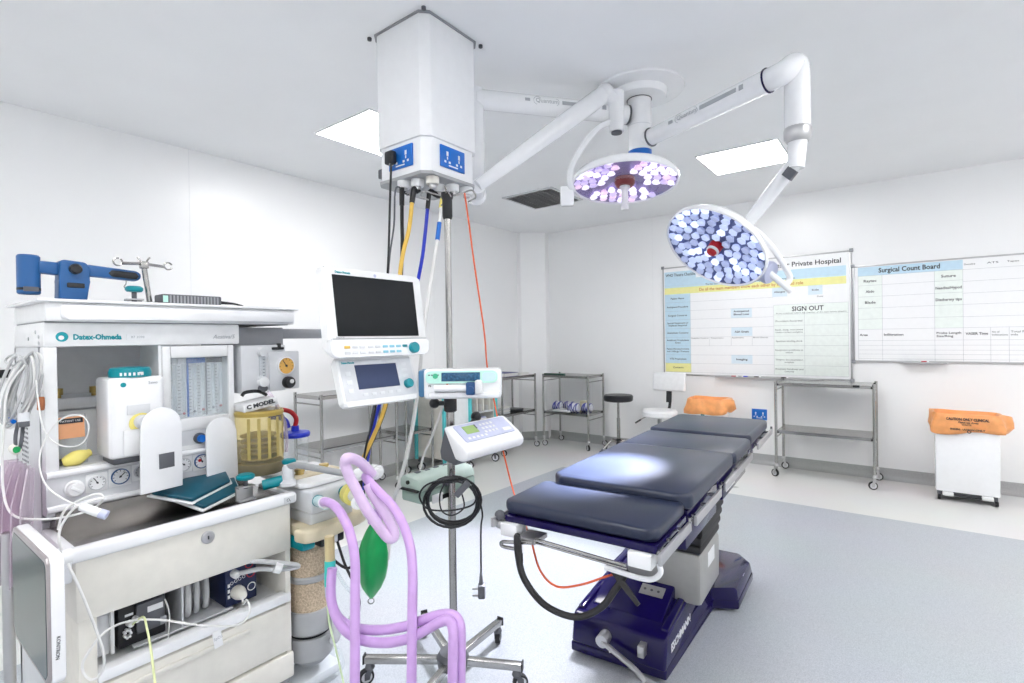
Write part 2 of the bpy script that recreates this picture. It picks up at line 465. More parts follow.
p.rect('pale_blue_print', -2.183, -1.83, 1.918, 2.098)
p.rect('pale_blue_print', -1.83, -.44, 1.92, 2.016)
p.rect('yellow_print', -2.183, -.44, 1.846, 1.918)
p.rect('pale_blue_print', -2.181, -1.895, 1.071, 1.844)
p.rect('yellow_print', -2.181, -1.892, .972, 1.071)
for x0, x1, z0, z1 in ((-1.468, -1.263, 1.556, 1.657), (-1.466, -1.260, 1.367, 1.457), (-1.468, -1.262, 1.077, 1.169), (-1.07, -.935, 1.755, 1.848), (-.752, -.632, 1.757, 1.848)):
    p.rect('faint_blue_print', x0, x1, z0, z1)
p.rect('faint_green_print', -1.057, -.425, .972, 1.672)
for z in (1.752, 1.654, 1.557, 1.458, 1.360, 1.265, 1.165, 1.071): p.line(-2.181, -1.06, z, z)
p.line(-2.181, -.425, .972, .972)
for x in (-1.895, -1.058, -.787, -.425): p.line(x, x, .972, 1.672 if x > -1.1 else 1.845)
for z in (1.574, 1.465, 1.36, 1.265, 1.165, 1.068, 1.672): p.line(-1.058, -.425, z, z)
for x in (-1.69, -1.468, -1.262): p.line(x, x, 1.265, 1.358)
p.txt('lettering', 'WHO Theatre Checklist', -2.168, 2.045, .046, width=.335, bold=.0003)
p.txt('lettering', 'nes', -1.066, 2.046, .066, width=.085, bold=.0012)
p.txt('lettering', 'r Private Hospital', -.938, 2.046, .066, width=.455, bold=.0012)
p.txt('lettering', 'To be confirmed out loud at the start by all of the theatre team', -1.728, 1.924, .026, width=.86)
p.txt('orange_lettering', 'Do all the team members know each other by name and role', -1.796, 1.866, .044, width=1.0, bold=.0004)
rows = (('Patient Name', 1.795), ('Anticipated Procedure', 1.70), ('Surgical Concerns', 1.604))
for s_, z in rows: p.txt('lettering', s_, -2.038, z-.008, .027, 'CENTER', min(.24, .0125*len(s_)), .0003)
two = (('Special Equipment or', 'Implants Required', 1.507), ('Anaesthetic Concerns', None, 1.41), ('Antibiotic Prophylaxis', 'Given', 1.314), ('Patient Warming Concerns', 'and / Allergy / Pressure', 1.217), ('VTE Prophylaxis', None, 1.118))
for a, b, z in two:
    if b:
        p.txt('lettering', a, -2.038, z+.006, .024, 'CENTER', min(.25, .012*len(a)), .0003)
        p.txt('lettering', b, -2.038, z-.022, .024, 'CENTER', min(.25, .012*len(b)), .0003)
    else: p.txt('lettering', a, -2.038, z-.008, .027, 'CENTER', min(.24, .0125*len(a)), .0003)
p.txt('lettering', 'Concerns', -2.036, 1.014, .028, 'CENTER', .115, .0003)
p.txt('lettering', 'Anticipated', -1.366, 1.617, .026, 'CENTER', .15, .0006)
p.txt('lettering', 'Blood Loss', -1.366, 1.585, .026, 'CENTER', .15, .0006)
p.txt('lettering', 'ASA Grade', -1.363, 1.402, .027, 'CENTER', .14, .0006)
p.txt('lettering', 'Imaging', -1.365, 1.113, .027, 'CENTER', .11, .0006)
p.txt('lettering', 'Allergies', -1.002, 1.795, .024, 'CENTER', .10, .0003)
p.txt('lettering', 'Side', -.692, 1.795, .024, 'CENTER', .06, .0003)
p.txt('lettering', 'Date', -.652, 1.733, .018, 'CENTER', .05)
for s_, x, w_ in (('Diabetic Control', -1.886, .18), ('Temperature', -1.677, .13), ('Antibiotics', -1.462, .12), ('Blood Glucose', -1.254, .14)):
    p.txt('lettering', s_, x, 1.343, .018, width=w_)
p.txt('lettering', 'SIGN OUT', -.76, 1.606, .064, 'CENTER', .27, .0012)
p.txt('lettering', 'To be confirmed before any member of the team leaves theatre', -1.04, 1.582, .016, width=.60)
for a, b, z in (('Procedure Recorded', None, 1.51), ('Swab, sharp, instrument', 'counts correct complete', 1.412), ('Specimen labelling check', None, 1.31), ('Equipment problems to', 'action', 1.21), ('Theatre documentation', 'complete', 1.113), ('Recovery handover and', 'concerns', 1.02)):
    if b:
        p.txt('lettering', a, -.923, z+.004, .021, 'CENTER', .245); p.txt('lettering', b, -.923, z-.020, .021, 'CENTER', .0105*len(b))
    else: p.txt('lettering', a, -.923, z-.008, .023, 'CENTER', .235)
PM = {'pale_blue_print': PBLUE, 'yellow_print': PYEL, 'faint_blue_print': PBLUE2, 'faint_green_print': PGRN, 'grid': INKG, 'lettering': INK, 'orange_lettering': INKO}
for k, mb in p.mb: mb.build('grid_line' if k == 'grid' else k, PM[k], wb, smooth=0)
def pen_tray(x0, x1, z, parent):
    X0, Z = P2(x0, z); X1 = x1*K
    m = MB(); m.box(X0, X1, D-.075, D-.002, Z-.004, Z); m.box(X0, X1, D-.078, D-.072, Z-.004, Z+.007); m.build('pen_tray', ALU, parent)
pen_tray(-1.62, -.62, .937, wb)

cb = board_body('whiteboard', 'white surgical count board with pale blue heading strip, cut by the right edge', -.388, 1.38, 1.115, 2.0, 4)
p = Print(.0122)
p.rect('pale_blue_print', -.348, .385, 1.902, 1.982)
p.rect('faint_green_print', -.348, -.167, 1.412, 1.902)
p.rect('faint_green_print', .200, .385, 1.412, 1.902)
for z in (1.902, 1.814, 1.711, 1.607, 1.506, 1.412): p.line(-.348, .385, z, z)
for z in (1.899, 1.80, 1.701, 1.607, 1.504, 1.412): p.line(.385, 1.36, z, z)
for z in (1.309, 1.265, 1.223, 1.186, 1.144): p.line(-.348, 1.36, z, z)
for x in (-.348, -.167, .200, .385): p.line(x, x, 1.125 if x != -.348 else 1.125, 1.902)
for x in (.555, .665, .90): p.line(x, x, 1.125, 1.412)
p.txt('lettering', 'Surgical Count Board', -.193, 1.925, .058, width=.43, bold=.0014)
for s_, z in (('Raytec', 1.852), ('Abdo', 1.755), ('Blade', 1.655)): p.txt('lettering', s_, -.257, z-.008, .032, 'CENTER', .016*len(s_), .0006)
for s_, z in (('Suture', 1.852), ('Needles/Hypod', 1.752), ('Diathermy tips', 1.652)): p.txt('lettering', s_, .292, z-.008, .032, 'CENTER', min(.17, .016*len(s_)), .0006)
for s_, x in (('Swabs', .392), ('ATS', .535), ('Tapes', .655), ('Other', .86)): p.txt('lettering', s_, x, 1.935, .02, width=.07)
p.txt('lettering', 'Area', -.338, 1.352, .028, width=.062, bold=.0006)
p.txt('lettering', 'Infiltration', -.158, 1.352, .028, width=.14, bold=.0006)
p.txt('lettering', 'Probe Length', .21, 1.362, .025, width=.16, bold=.0004); p.txt('lettering', 'Size/Ring', .21, 1.335, .025, width=.11, bold=.0004)
p.txt('lettering', 'VASER Time', .40, 1.352, .028, width=.14, bold=.0006)
p.txt('lettering', 'No of', .562, 1.367, .02, width=.045); p.txt('lettering', 'Infiltrations', .562, 1.343, .02, width=.095)
p.txt('lettering', 'Total Fat', .674, 1.367, .022, width=.10); p.txt('lettering', 'mls', .674, 1.343, .022, width=.04)
for k, mb in p.mb: mb.build('grid_line' if k == 'grid' else k, PM[k], cb, smooth=0)
pen_tray(-.03, .275, 1.114, cb)
def pen(x0, x1, z, m, label):
    X0, Z = P2(x0, z); X1 = x1*K
    t = thing('marker_pen', label, 'pen', ((X0+X1)/2, D-.05, Z), 'whiteboard pens')
    MB().cyl((X0, D-.05, Z+.008), (X1-.03*(X1-X0)/.1, D-.05, Z+.008), .008, n=12).build('barrel', WHITE, t)
    MB().cyl((X0, D-.05, Z+.008), (X0+(X1-X0)*.5, D-.05, Z+.008), .0088, n=12).build('cap', m, t)
pen(-1.46, -1.37, .937, RED, 'red capped marker pen on the tray under the checklist whiteboard')
pen(-1.30, -1.385, .937, HBLUE, 'blue marker pen next to the red one under the checklist whiteboard')
pen(-1.24, -1.15, .937, BLACK, 'black marker pen under the middle of the checklist whiteboard')
pen(-.99, -.90, .937, BLACK, 'black marker pen above the left leg of the steel trolley')
pen(.105, .18, 1.114, RED, 'pink red marker pen on the small tray of the count board')

# wall sockets
def uk_socket(t, M, w=.146, h=.086, face=None):
    MB(M).box(-w/2, w/2, -h/2, h/2, 0, .009, .003).build('face_plate', face or SOCKB, t)
    for sx in (-1, 1):
        cx = sx*w*.24
        m = MB(M)
        m.box(cx-.006, cx+.006, .004, .024, .0085, .0098)
        m.build('switch', WHITE, t)
        m = MB(M)
        m.box(cx-.0035, cx+.0035, -.012, .001, .0085, .0095); m.box(cx-.02, cx-.008, -.028, -.018, .0085, .0095); m.box(cx+.008, cx+.02, -.028, -.018, .0085, .0095)
        m.build('pin_holes', WHITE, t)
    m = MB(M); m.box(-.03, .03, -.040, -.034, .0085, .0093); m.build('label_strip', WHITE, t)
t = thing('wall_socket', 'blue double wall socket on white wall beside steel trolley', 'socket', (-1.203*K, D, wz(.51)))
uk_socket(t, FNY((-1.203*K, D, wz(.558))), .15, .115)

# black rail on left wall
tag(MB().box(L, L+.03, -.2, .67, 1.19, 1.238, .006).build('wall_rail', BLACK), 'black horizontal rail on the left wall behind the cable bundle', 'rail')

# ------------------------------------------------------------------ ceiling pendant
px0, px1, py0, py1 = -1.997, -1.643, 1.567, 1.925
def pend_poly(i, c=.035):
    x0, x1, y0, y1 = px0+i, px1-i, py0+i, py1-i
    return [(x0+c, y0), (x1-c, y0), (x1, y0+c), (x1, y1-c), (x1-c, y1), (x0+c, y1), (x0, y1-c), (x0, y0+c)]
pend = thing('ceiling_pendant', 'white square ceiling pendant with blue sockets and gas outlets', 'pendant', ((px0+px1)/2, (py0+py1)/2, 2.085))
MB().prism(pend_poly(0), 2.272, C-.006, bev=.003).build('upper_housing', WHITE2, pend)
MB().prism(pend_poly(.010), 2.119, 2.272, bev=.002).build('lower_housing', WHITE2, pend)
MB().prism(pend_poly(.004), 2.106, 2.120).build('bottom_plate', GREYR, pend)
MB().prism(pend_poly(-.008), C-.008, C-.001).build('ceiling_seal', MGREY, pend)
for x, y in ((px0-.012, py0-.004), (px1+.004, py0-.004), (px1+.004, py1+.012)):
    MB().lathe([(.010, C-.012), (.010, C-.0003)], 12, Matrix.Translation((x, y, 0))).build('screw', DGREY, pend)
uk_socket(pend, FX((px1-.010, 1.738, 2.203)), .158, .098)
uk_socket(pend, FNY((-1.812, py0+.010, 2.203)), .158, .098)
MB().box(px0-.022, px0+.012, py0+.04, py0+.07, 2.155, 2.20, .006).build('side_knob', DGREY, pend)
GASX = [(-1.83, 1.605), (-1.765, 1.628), (-1.685, 1.645), (-1.75, 1.75), (-1.70, 1.79), (-1.68, 1.865), (-1.90, 1.80), (-1.66, 1.71)]
HOSE_TOP = {}
for i, (x, y) in enumerate(GASX[:6]):
    MB().lathe([(.026, 2.074), (.030, 2.080), (.030, 2.108)], 20, Matrix.Translation((x, y, 0))).build('gas_outlet', WHITE if i != 2 else OFFW, pend)
    MB().lathe([(.013, 2.056), (.017, 2.060), (.017, 2.075)], 14, Matrix.Translation((x, y, 0))).build('outlet_valve', ALU, pend)

# paths of cables and hoses, in world metres
PATHS = {
'plug_cable': [(-1.751,1.464,2.116),(-1.764,1.467,1.982),(-1.782,1.465,1.699),(-1.811,1.455,1.379),(-1.85,1.437,1.074),(-1.892,1.418,0.914),(-1.917,1.413,0.784),(-1.935,1.411,0.582)],
'thin_cable': [(-1.797,1.529,2.053),(-1.818,1.532,1.893),(-1.851,1.527,1.721),(-1.884,1.52,1.379),(-1.94,1.495,1.06),(-1.977,1.487,0.874),(-2.004,1.485,0.639)],
'black_hose': [(-1.83,1.592,2.064),(-1.83,1.589,1.927),(-1.829,1.585,1.762),(-1.849,1.565,1.378),(-1.89,1.529,1.078),(-1.97,1.464,0.829),(-1.992,1.445,0.698)],
'yellow_hose': [(-1.771,1.611,2.058),(-1.773,1.6,1.997),(-1.78,1.585,1.874),(-1.804,1.557,1.715),(-1.826,1.528,1.379),(-1.854,1.495,1.084),(-1.936,1.422,0.828),(-1.952,1.4,0.715)],
'blue_hose': [(-1.772,1.712,2.07),(-1.779,1.704,2.009),(-1.79,1.693,1.868),(-1.808,1.675,1.704),(-1.869,1.624,1.378),(-1.964,1.548,1.071),(-2.009,1.51,0.819),(-2.027,1.493,0.68)],
'white_hose': [(-1.712,1.744,2.062),(-1.703,1.713,1.984),(-1.693,1.682,1.854),(-1.691,1.644,1.691),(-1.703,1.595,1.421),(-1.699,1.558,1.202),(-1.703,1.516,0.988),(-1.719,1.465,0.79),(-1.723,1.423,0.689),(-1.717,1.387,0.466)],
'orange_lead': [(-1.42,1.564,1.974),(-1.428,1.598,1.848),(-1.435,1.633,1.7),(-1.426,1.68,1.416),(-1.449,1.724,1.264),(-1.468,1.772,1.173),(-1.431,1.765,1.043),(-1.394,1.758,0.895),(-1.345,1.761,0.728),(-1.185,1.606,0.696),(-1.013,1.422,0.697),(-0.953,1.386,0.624),(-0.876,1.362,0.602),(-0.805,1.387,0.616),(-0.733,1.413,0.65),(-0.676,1.427,0.678)],
'table_hose': [(-0.96,1.275,0.768),(-0.952,1.268,0.711),(-0.93,1.271,0.641),(-0.876,1.299,0.569),(-0.799,1.345,0.537),(-0.734,1.382,0.568),(-0.694,1.401,0.626),(-0.66,1.414,0.687)],
'hoseA': [(-1.48,0.955,0.863),(-1.434,0.953,0.859),(-1.388,0.95,0.835),(-1.345,0.945,0.793),(-1.308,0.934,0.727),(-1.284,0.915,0.623),(-1.259,0.894,0.484),(-1.237,0.872,0.317)],
'hoseB': [(-1.398,1.069,0.94),(-1.387,1.015,0.992),(-1.374,0.962,1.017),(-1.386,0.96,0.997),(-1.381,0.97,0.958),(-1.374,0.982,0.928),(-1.352,1.005,0.861),(-1.319,1.036,0.789),(-1.301,1.056,0.755),(-1.293,1.07,0.759),(-1.302,1.07,0.789),(-1.326,1.059,0.832),(-1.356,1.043,0.882),(-1.375,1.036,0.919)],
'hoseC': [(-1.397,1.045,0.933),(-1.33,1.047,0.895),(-1.265,1.048,0.859),(-1.206,1.044,0.798),(-1.163,1.028,0.724),(-1.135,1.0,0.574),(-1.11,0.968,0.315)],
'loop1': [(-1.421,0.924,0.678),(-1.41,0.915,0.61),(-1.39,0.915,0.561),(-1.358,0.923,0.531),(-1.306,0.947,0.516),(-1.242,0.98,0.519),(-1.175,1.015,0.537),(-1.135,1.03,0.558),(-1.08,1.057,0.581),(-1.043,1.069,0.587),(-1.019,1.072,0.574),(-1.006,1.065,0.529),(-1.001,1.051,0.313)],
'loop2': [(-1.389,0.91,0.691),(-1.382,0.9,0.618),(-1.363,0.9,0.564),(-1.329,0.91,0.522),(-1.279,0.933,0.498),(-1.216,0.967,0.496),(-1.156,0.998,0.513),(-1.108,1.02,0.542),(-1.063,1.04,0.573),(-1.034,1.047,0.582),(-1.017,1.045,0.563),(-1.009,1.036,0.514),(-1.005,1.023,0.328)],
'green_tube': [(-1.479,0.955,0.69),(-1.458,0.936,0.61),(-1.429,0.922,0.514),(-1.388,0.918,0.438),(-1.343,0.917,0.334)],
'lead_drop': [(-1.305,1.491,0.877),(-1.3,1.494,0.816),(-1.298,1.494,0.648),(-1.299,1.492,0.468)],
'lowcable': [(-1.768,0.834,0.513),(-1.732,0.826,0.487),(-1.729,0.792,0.463),(-1.756,0.736,0.473),(-1.796,0.671,0.496),(-1.838,0.603,0.526),(-1.878,0.537,0.539),(-1.803,0.457,0.568),(-1.798,0.41,0.52),(-1.796,0.405,0.485),(-1.77,0.418,0.466),(-1.742,0.433,0.49),(-1.731,0.435,0.539),(-1.74,0.423,0.604),(-1.769,0.396,0.721),(-1.792,0.373,0.804),(-1.8,0.361,0.859),(-1.806,0.369,0.896),(-1.791,0.394,0.938),(-1.76,0.43,0.955),(-1.751,0.449,0.957)],
'yellowtubes': [(-1.835,0.558,0.556),(-1.747,0.54,0.559),(-1.661,0.522,0.535),(-1.574,0.504,0.469)],
'probecable': [(-2.006,0.359,1.278),(-1.987,0.359,1.221),(-1.96,0.365,1.137),(-1.91,0.389,1.095),(-1.851,0.421,1.097),(-1.817,0.433,1.14),(-1.814,0.422,1.178),(-1.836,0.392,1.183),(-1.857,0.363,1.152),(-1.867,0.341,1.095),(-1.855,0.336,1.043),(-1.824,0.346,0.998),(-1.772,0.371,0.968),(-1.719,0.398,0.95)],
'longcable': [(-2.031,0.34,1.322),(-2.06,0.307,1.251),(-2.059,0.297,1.137),(-2.054,0.291,1.025),(-2.037,0.293,0.941),(-2.009,0.305,0.901),(-1.96,0.332,0.891),(-1.883,0.381,0.896),(-1.807,0.429,0.919),(-1.768,0.449,0.949),(-1.77,0.439,0.968),(-1.799,0.406,0.954),(-1.824,0.377,0.925),(-1.828,0.365,0.879)],

}
def plug_in(parent, key, gx, r0, r1):
    x, y = GASX[gx]; a = Vector((x, y, 2.066)); p = smooth_path(drop(key, gx)+[tuple(q) for q in PATHS[key]], 12)
    k = next(i for i, q in enumerate(p) if q.z < 2.0)
    MB().tube([a]+[tuple(q) for q in p[2:k:4]]+[tuple(p[k])], r0, 12, 2, rr=lambda f: r0+(r1-r0)*f).build('connector', BLACK, parent)
def hose(name, key, r, m, label, cat='hose', group=None, head=None, n=8, root=None):
    pts = [tuple(p) for p in PATHS[key]]
    if head: pts = head+pts
    mb = MB().tube(pts, r, n)
    return tag(mb.build(name, m), label, cat, group)
def band(parent, key, i0, f0, f1, r, m, name='band', head=None):
    pts = smooth_path([tuple(p) for p in ((head or [])+PATHS[key])], 12)
    a = pts[int(f0*(len(pts)-1))]; b = pts[int(f1*(len(pts)-1))]
    return MB().cyl(a, b, r).build(name, m, parent)
def drop(key, gx, dz=.04):
    """run a hose from the outlet it is plugged into"""
    x, y = GASX[gx]
    p = Vector(PATHS[key][0]); a = Vector((x, y, 2.058))
    return [tuple(a), tuple(a.lerp(p, .5))]
h = hose('gas_hose', 'black_hose', .0085, BLACK, 'black gas hose with a white band hanging from the pendant', group=None, head=drop('black_hose', 0))
band(h, 'black_hose', 0, .16, .30, .0092, WHITE, head=drop('black_hose', 0)); plug_in(h, 'black_hose', 0, .016, .011)
h = hose('gas_hose', 'yellow_hose', .0098, YELLOW, 'yellow gas hose hanging from the pendant behind the monitor', head=drop('yellow_hose', 1))
plug_in(h, 'yellow_hose', 1, .017, .012)
h = hose('gas_hose', 'blue_hose', .0085, HBLUE, 'royal blue gas hose hanging from the pendant', head=drop('blue_hose', 3))
plug_in(h, 'blue_hose', 3, .016, .010)
h = hose('suction_hose', 'white_hose', .0085, WCABLE, 'translucent white suction hose with yellow and blue tapes below the pendant', head=drop('white_hose', 4))
band(h, 'white_hose', 0, .23, .28, .0105, YELP, 'yellow_tape', drop('white_hose', 4)); band(h, 'white_hose', 0, .33, .38, .0105, SOCKB, 'blue_tape', drop('white_hose', 4))
pc = hose('power_cable', 'plug_cable', .0050, BLACK, 'black power cable plugged into the blue socket of the pendant', 'cable', head=[(-1.848, 1.562, 2.19), (-1.842, 1.535, 2.17)])
MB(FNY((-1.848, py0+.001, 2.205))).box(-.026, .026, -.034, .026, .009, .042, .009).build('plug', BLACK, pc)
hose('signal_cable', 'thin_cable', .0042, DGREY, 'thin dark cable hanging from the pendant beside the plug', 'cable', head=[(-1.93, 1.72, 2.088), (-1.90, 1.68, 2.075)])

# ------------------------------------------------------------------ surgical lamps
LM = Vector((-1.222, 2.862, 0))
t = thing('lamp_mount', 'white round ceiling mount carrying both surgical lamp arms', 'lamp mount', (LM.x, LM.y, 2.40))
MB().lathe([(0.0, C-.001), (.255, C-.001), (.25, C-.012), (.16, C-.02), (.155, C-.05), (.15, C-.058), (0, C-.06)], 40, Matrix.Translation(LM), cap=False).build('flange', WHITE2, t)
MB().lathe([(.072, C-.062), (.072, C-.052)], 28, Matrix.Translation(LM)).build('seal_ring', DGREY, t)
MB().lathe([(.066, 2.452), (.067, 2.46), (.067, C-.06)], 28, Matrix.Translation(LM)).build('column', WHITE2, t)
MB().lathe([(.068, 2.593), (.068, 2.597)], 28, Matrix.Translation(LM)).build('joint_line', LGREY, t)
MB().lathe([(.052, 2.385), (.067, 2.392), (.0675, 2.452)], 28, Matrix.Translation(LM)).build('blue_ring', SOCKB, t)

def arm_print(t, a, b, r, up, flip=False):
    """the wordmark strip along an arm, on the side that faces the room"""
    a = Vector(a); b = Vector(b); d = (b-a).normalized(); n = Vector(up).normalized(); n = (n-d*n.dot(d)).normalized()
    y = n.cross(d)
    M = frame(a+n*(r+.0003), d, y)
    Lg = (b-a).length
    m = MB(M); 
    for q0, q1, hw in ((.20, .235, .008), (.47, .75, .010), (.77, .80, .012)):
        MB(M).box(Lg*q0, Lg*q1, -hw, hw, -.004, .0006).build('marking', INKG, t)
    m = MB()
    m.text('Quantum', .034, frame(a+n*(r+.0005)+d*Lg*.275-y*.010, d, y), t=.0004)
    m.build('lettering', INKG, t)
    for q, R_a, a0, a1 in ((.29, .022, .6, 4.6), (.425, .018, -1.4, 1.6)):
        MB().ring(a+n*(r-.001)+d*Lg*q, n, R_a, .0012, 20, 4, a0=a0, a1=a1).build('emblem_arc', INKG, t)

def lamp_head(t, c, nrm, R, ledm, basem, handle, seed, az=0.0, petals=False):
    """head of an LED surgical lamp: a shallow dish of lenses that shines along nrm"""
    F = axis_frame(c, nrm) @ Matrix.Rotation(az, 4, 'Z')
    MB(F).lathe([(0, -.095), (R*.35, -.092), (R*.72, -.068), (R*.95, -.036), (R*1.0, -.012), (R*1.0, .004), (R*.975, .010)], 56, cap=False).build('housing', WHITE2, t)
    MB(F).lathe([(R*.962, .004), (R*.98, .014), (R*1.004, .010), (R*1.008, -.004)], 56, cap=False).build('rim', WHITE2, t)
    MB(F).lathe([(0.0, -.020), (R*.6, -.018), (R*.9, -.014), (R*.965, .004)], 56, cap=False).build('reflector', basem, t)
    m = MB(); m.lathe([(.0150, 0), (.0240, .016), (.0228, .020), (.011, .023), (0, .0235)], 6, cap=False)
    base_lens = protomesh('led_lens', m, ledm[0], 30)
    lenses = [base_lens]
    for mm in ledm[1:]:
        c_ = base_lens.copy(); c_.materials[0] = mm; lenses.append(c_)
    rnd = random.Random(seed); k = 0
    rows = [(.27, 7), (.44, 13), (.61, 18), (.77, 23), (.905, 27)]
    for fr, n in rows:
        for i in range(n):
            a = 2*PI*(i+.5*(k % 2))/n + rnd.uniform(-.03, .03)
            if petals and (abs(((a+PI/3) % (2*PI/3))-PI/3) > .80 or fr < .4): continue
            lens = lenses[rnd.choice((0, 1, 1, 2, 1, 0))]
            r = R*fr*(1+rnd.uniform(-.015, .015))
            tilt = Matrix.Rotation(-.22*fr, 4, Vector((-math.sin(a), math.cos(a), 0)))
            place(lens, 'led_lens', t, F @ Matrix.Translation((r*math.cos(a), r*math.sin(a), -.019+rnd.uniform(-.003, .003))) @ tilt @ Matrix.Rotation(rnd.uniform(0, 1), 4, 'Z'))
        k += 1
    hr = 1.0 if handle else .62
    MB(F).lathe([(.058*hr, -.02), (.055*hr, .012), (.045*hr, .024), (0, .028)], 28, cap=False).build('hub', RED if handle == 0 else MAROON, t)
    if handle:
        MB(F).lathe([(.026, .02), (.024, .04), (.019, .045), (.019, .135), (.022, .142), (.022, .165), (0, .168)], 20, cap=False).build('handle', WHITE, t)
        MB(F).lathe([(.028, .022), (.030, .03), (.026, .036)], 20).build('handle_collar', LGREY, t)
    else:
        MB(F).lathe([(.032, .018), (.033, .028), (.028, .031), (.0, .032)], 28, cap=False).build('hub_ring', WHITE, t)
        MB(F).lathe([(.026, .030), (.023, .040), (0, .045)], 24, cap=False).build('hub_cap', RED, t)
    MB(F).lathe([(.075, .012), (R*.5, .026), (R*.85, .022), (R*.965, .011)], 56, cap=False).build('clear_cover', GLASSY, t)
    return F

def lamp_spot(c, tgt, w, size, col, t, soft=.16):
    ld = bpy.data.lights.new('beam', 'SPOT'); ld.energy = w; ld.spot_size = size; ld.spot_blend = .55; ld.shadow_soft_size = soft; ld.color = col
    o = bpy.data.objects.new('beam', ld); COL.objects.link(o)
    d = (Vector(tgt)-Vector(c)).normalized()
    o.rotation_euler = d.to_track_quat('-Z', 'Y').to_euler(); o.location = Vector(c)+d*.16
    return o

# lamp over the floor left of the table
c1 = Vector((-1.275, 2.765, 2.262)); t1 = Vector((-1.80, 2.15, 0.0))
t = thing('surgical_lamp', 'white surgical lamp with lilac lenses and white centre handle, facing down under the mount', 'surgical lamp', tuple(c1), 'surgical lamps')
n1 = Vector((.053, -.113, -.992)).normalized()
A0 = Vector((-1.265, 2.80, 2.655)); A1 = Vector((-1.834, 2.118, 2.668))
MB().cyl(A0, A1, .052, n=20).build('extension_arm', WHITE2, t); MB().cyl(A0-(A1-A0)*.0, A0+(A1-A0)*.012, .0545, n=20).build('arm_ring', DGREY, t)
arm_print(t, A1+(A0-A1)*.12, A0, .052, (.62, -.78, .1))
MB().cyl(A1+Vector((0, 0, .05)), A1+Vector((0, 0, -.52)), .045, n=20).build('drop_tube', WHITE2, t); MB().ball(A1+Vector((0, 0, -.52)), .052).build('knuckle', WHITE2, t)
E0 = Vector((-1.75, 2.03, 2.165)); E1 = Vector((-1.336, 2.652, 2.745))
MB().cyl(A1+Vector((0, 0, -.52)), E0, .04, n=16).build('link', WHITE2, t)
d_ = (E1-E0).normalized()
MB().tube([E0, E0+d_*.15, E0+d_*.45, E1-d_*.05, E1], .04, 16, 4, rr=lambda f: .030+.020*min(1, f*1.6)).build('spring_arm', WHITE2, t)
MB().ball(E1, .056).build('elbow', WHITE2, t)
EV = Vector((-1.285, 2.69, 2.70))
MB().cyl(E1, EV, .046, n=18).build('elbow_link', WHITE2, t)
MB().cyl(EV+Vector((0, 0, .05)), EV+Vector((0, 0, -.17)), .046, .040, n=20).build('spindle', WHITE2, t)
MB().cyl(EV+Vector((0, 0, -.166)), EV+Vector((0, 0, -.18)), .030, n=20).build('spindle_cap', DGREY, t)
rim1 = Vector((-1.50, 2.555, 2.235))
MB().tube([EV+Vector((-.02, -.01, -.11)), Vector((-1.355, 2.60, 2.54)), Vector((-1.42, 2.545, 2.44)), Vector((-1.468, 2.50, 2.32)), Vector((-1.478, 2.50, 2.24)), rim1+Vector((.0, .01, -.02))], .017, 12).build('yoke', WHITE2, t)
F = frame((-1.512, 2.535, 2.175), (.8, .6, 0), (0, 0, 1)); MB(F).box(-.045, .03, -.055, .055, -.02, .02, .008).build('side_grip', WHITE2, t)
lamp_head(t, c1, n1, .300, LEDP, LEDBASE2, 1, 3, .55+PI/3, True)
b1 = lamp_spot(c1, t1, SPOT_W[0], 1.05, (.93, .93, 1.0), t)

# lamp over the table
c2 = Vector((-.790, 2.800, 1.836)); t2 = Vector((-.96, 1.87, .86))
t = thing('surgical_lamp', 'tilted surgical lamp with bluish lenses and red centre, in front of the whiteboard', 'surgical lamp', tuple(c2), 'surgical lamps')
n2 = Vector((-.31, -.595, -.714)).normalized()
B0 = Vector((-1.22, 2.862, 2.505)); B1 = Vector((-.445, 2.60, 2.545)); BD = (B1-B0).normalized()
MB().cyl(B0+BD*.05, B1, .046, .052, n=22).build('extension_arm', WHITE2, t)
MB().cyl(B0+BD*.078, B0+BD*.085, .0535, n=22).build('arm_ring', DGREY, t); MB().cyl(B1-BD*.055, B1-BD*.048, .0575, n=22).build('arm_ring', NAVY, t)
arm_print(t, B0+BD*.10, B1, .051, (-.35, -.75, .05))
EL = Vector((-.382, 2.656, 0))
MB().tube([B1-BD*.03, B1+BD*.02, Vector((EL.x-.008, EL.y-.01, 2.59)), Vector((EL.x, EL.y, 2.54)), Vector((EL.x, EL.y, 2.40)), Vector((EL.x, EL.y, 2.30))], .060, 20, rr=lambda f: .052+.002*f).build('elbow_tube', WHITE2, t)
MB().lathe([(.044, 2.245), (.056, 2.262), (.058, 2.30), (.053, 2.312)], 24, Matrix.Translation(EL)).build('swivel_collar', ALU, t)
MB().cyl((EL.x, EL.y, 2.25), (EL.x-.01, EL.y, 2.13), .040, .037, n=20).build('spindle', WHITE2, t)
S0 = Vector((-.384, 2.656, 2.165)); S1 = Vector((-.645, 2.735, 1.890)); sd = (S1-S0).normalized()
MB().tube([S0+sd*.0, S0+sd*.06, S0+sd*.2, S1-sd*.06, S1], .036, 16, 4, rr=lambda f: .036-.008*f).build('spring_arm', WHITE2, t)
F = frame(S0+sd*.065+Vector((.012, -.036, -.010)), sd, (0, 0, 1)); MB(F).box(-.022, .022, -.03, .02, -.006, .012).build('name_plate', DGREY, t)
rp = Vector((-.562, 2.955, 1.700))
MB().tube([S1-sd*.02, Vector((-.60, 2.80, 1.905)), Vector((-.54, 2.88, 1.83)), Vector((-.484, 2.985, 1.705)), Vector((-.476, 3.01, 1.665)), Vector((-.50, 2.99, 1.64)), rp], .015, 12).build('yoke', WHITE2, t)
MB().tube([rp, Vector((-.52, 2.975, 1.655)), Vector((-.468, 3.0, 1.60))], .017, 12).build('yoke_end', WHITE2, t)
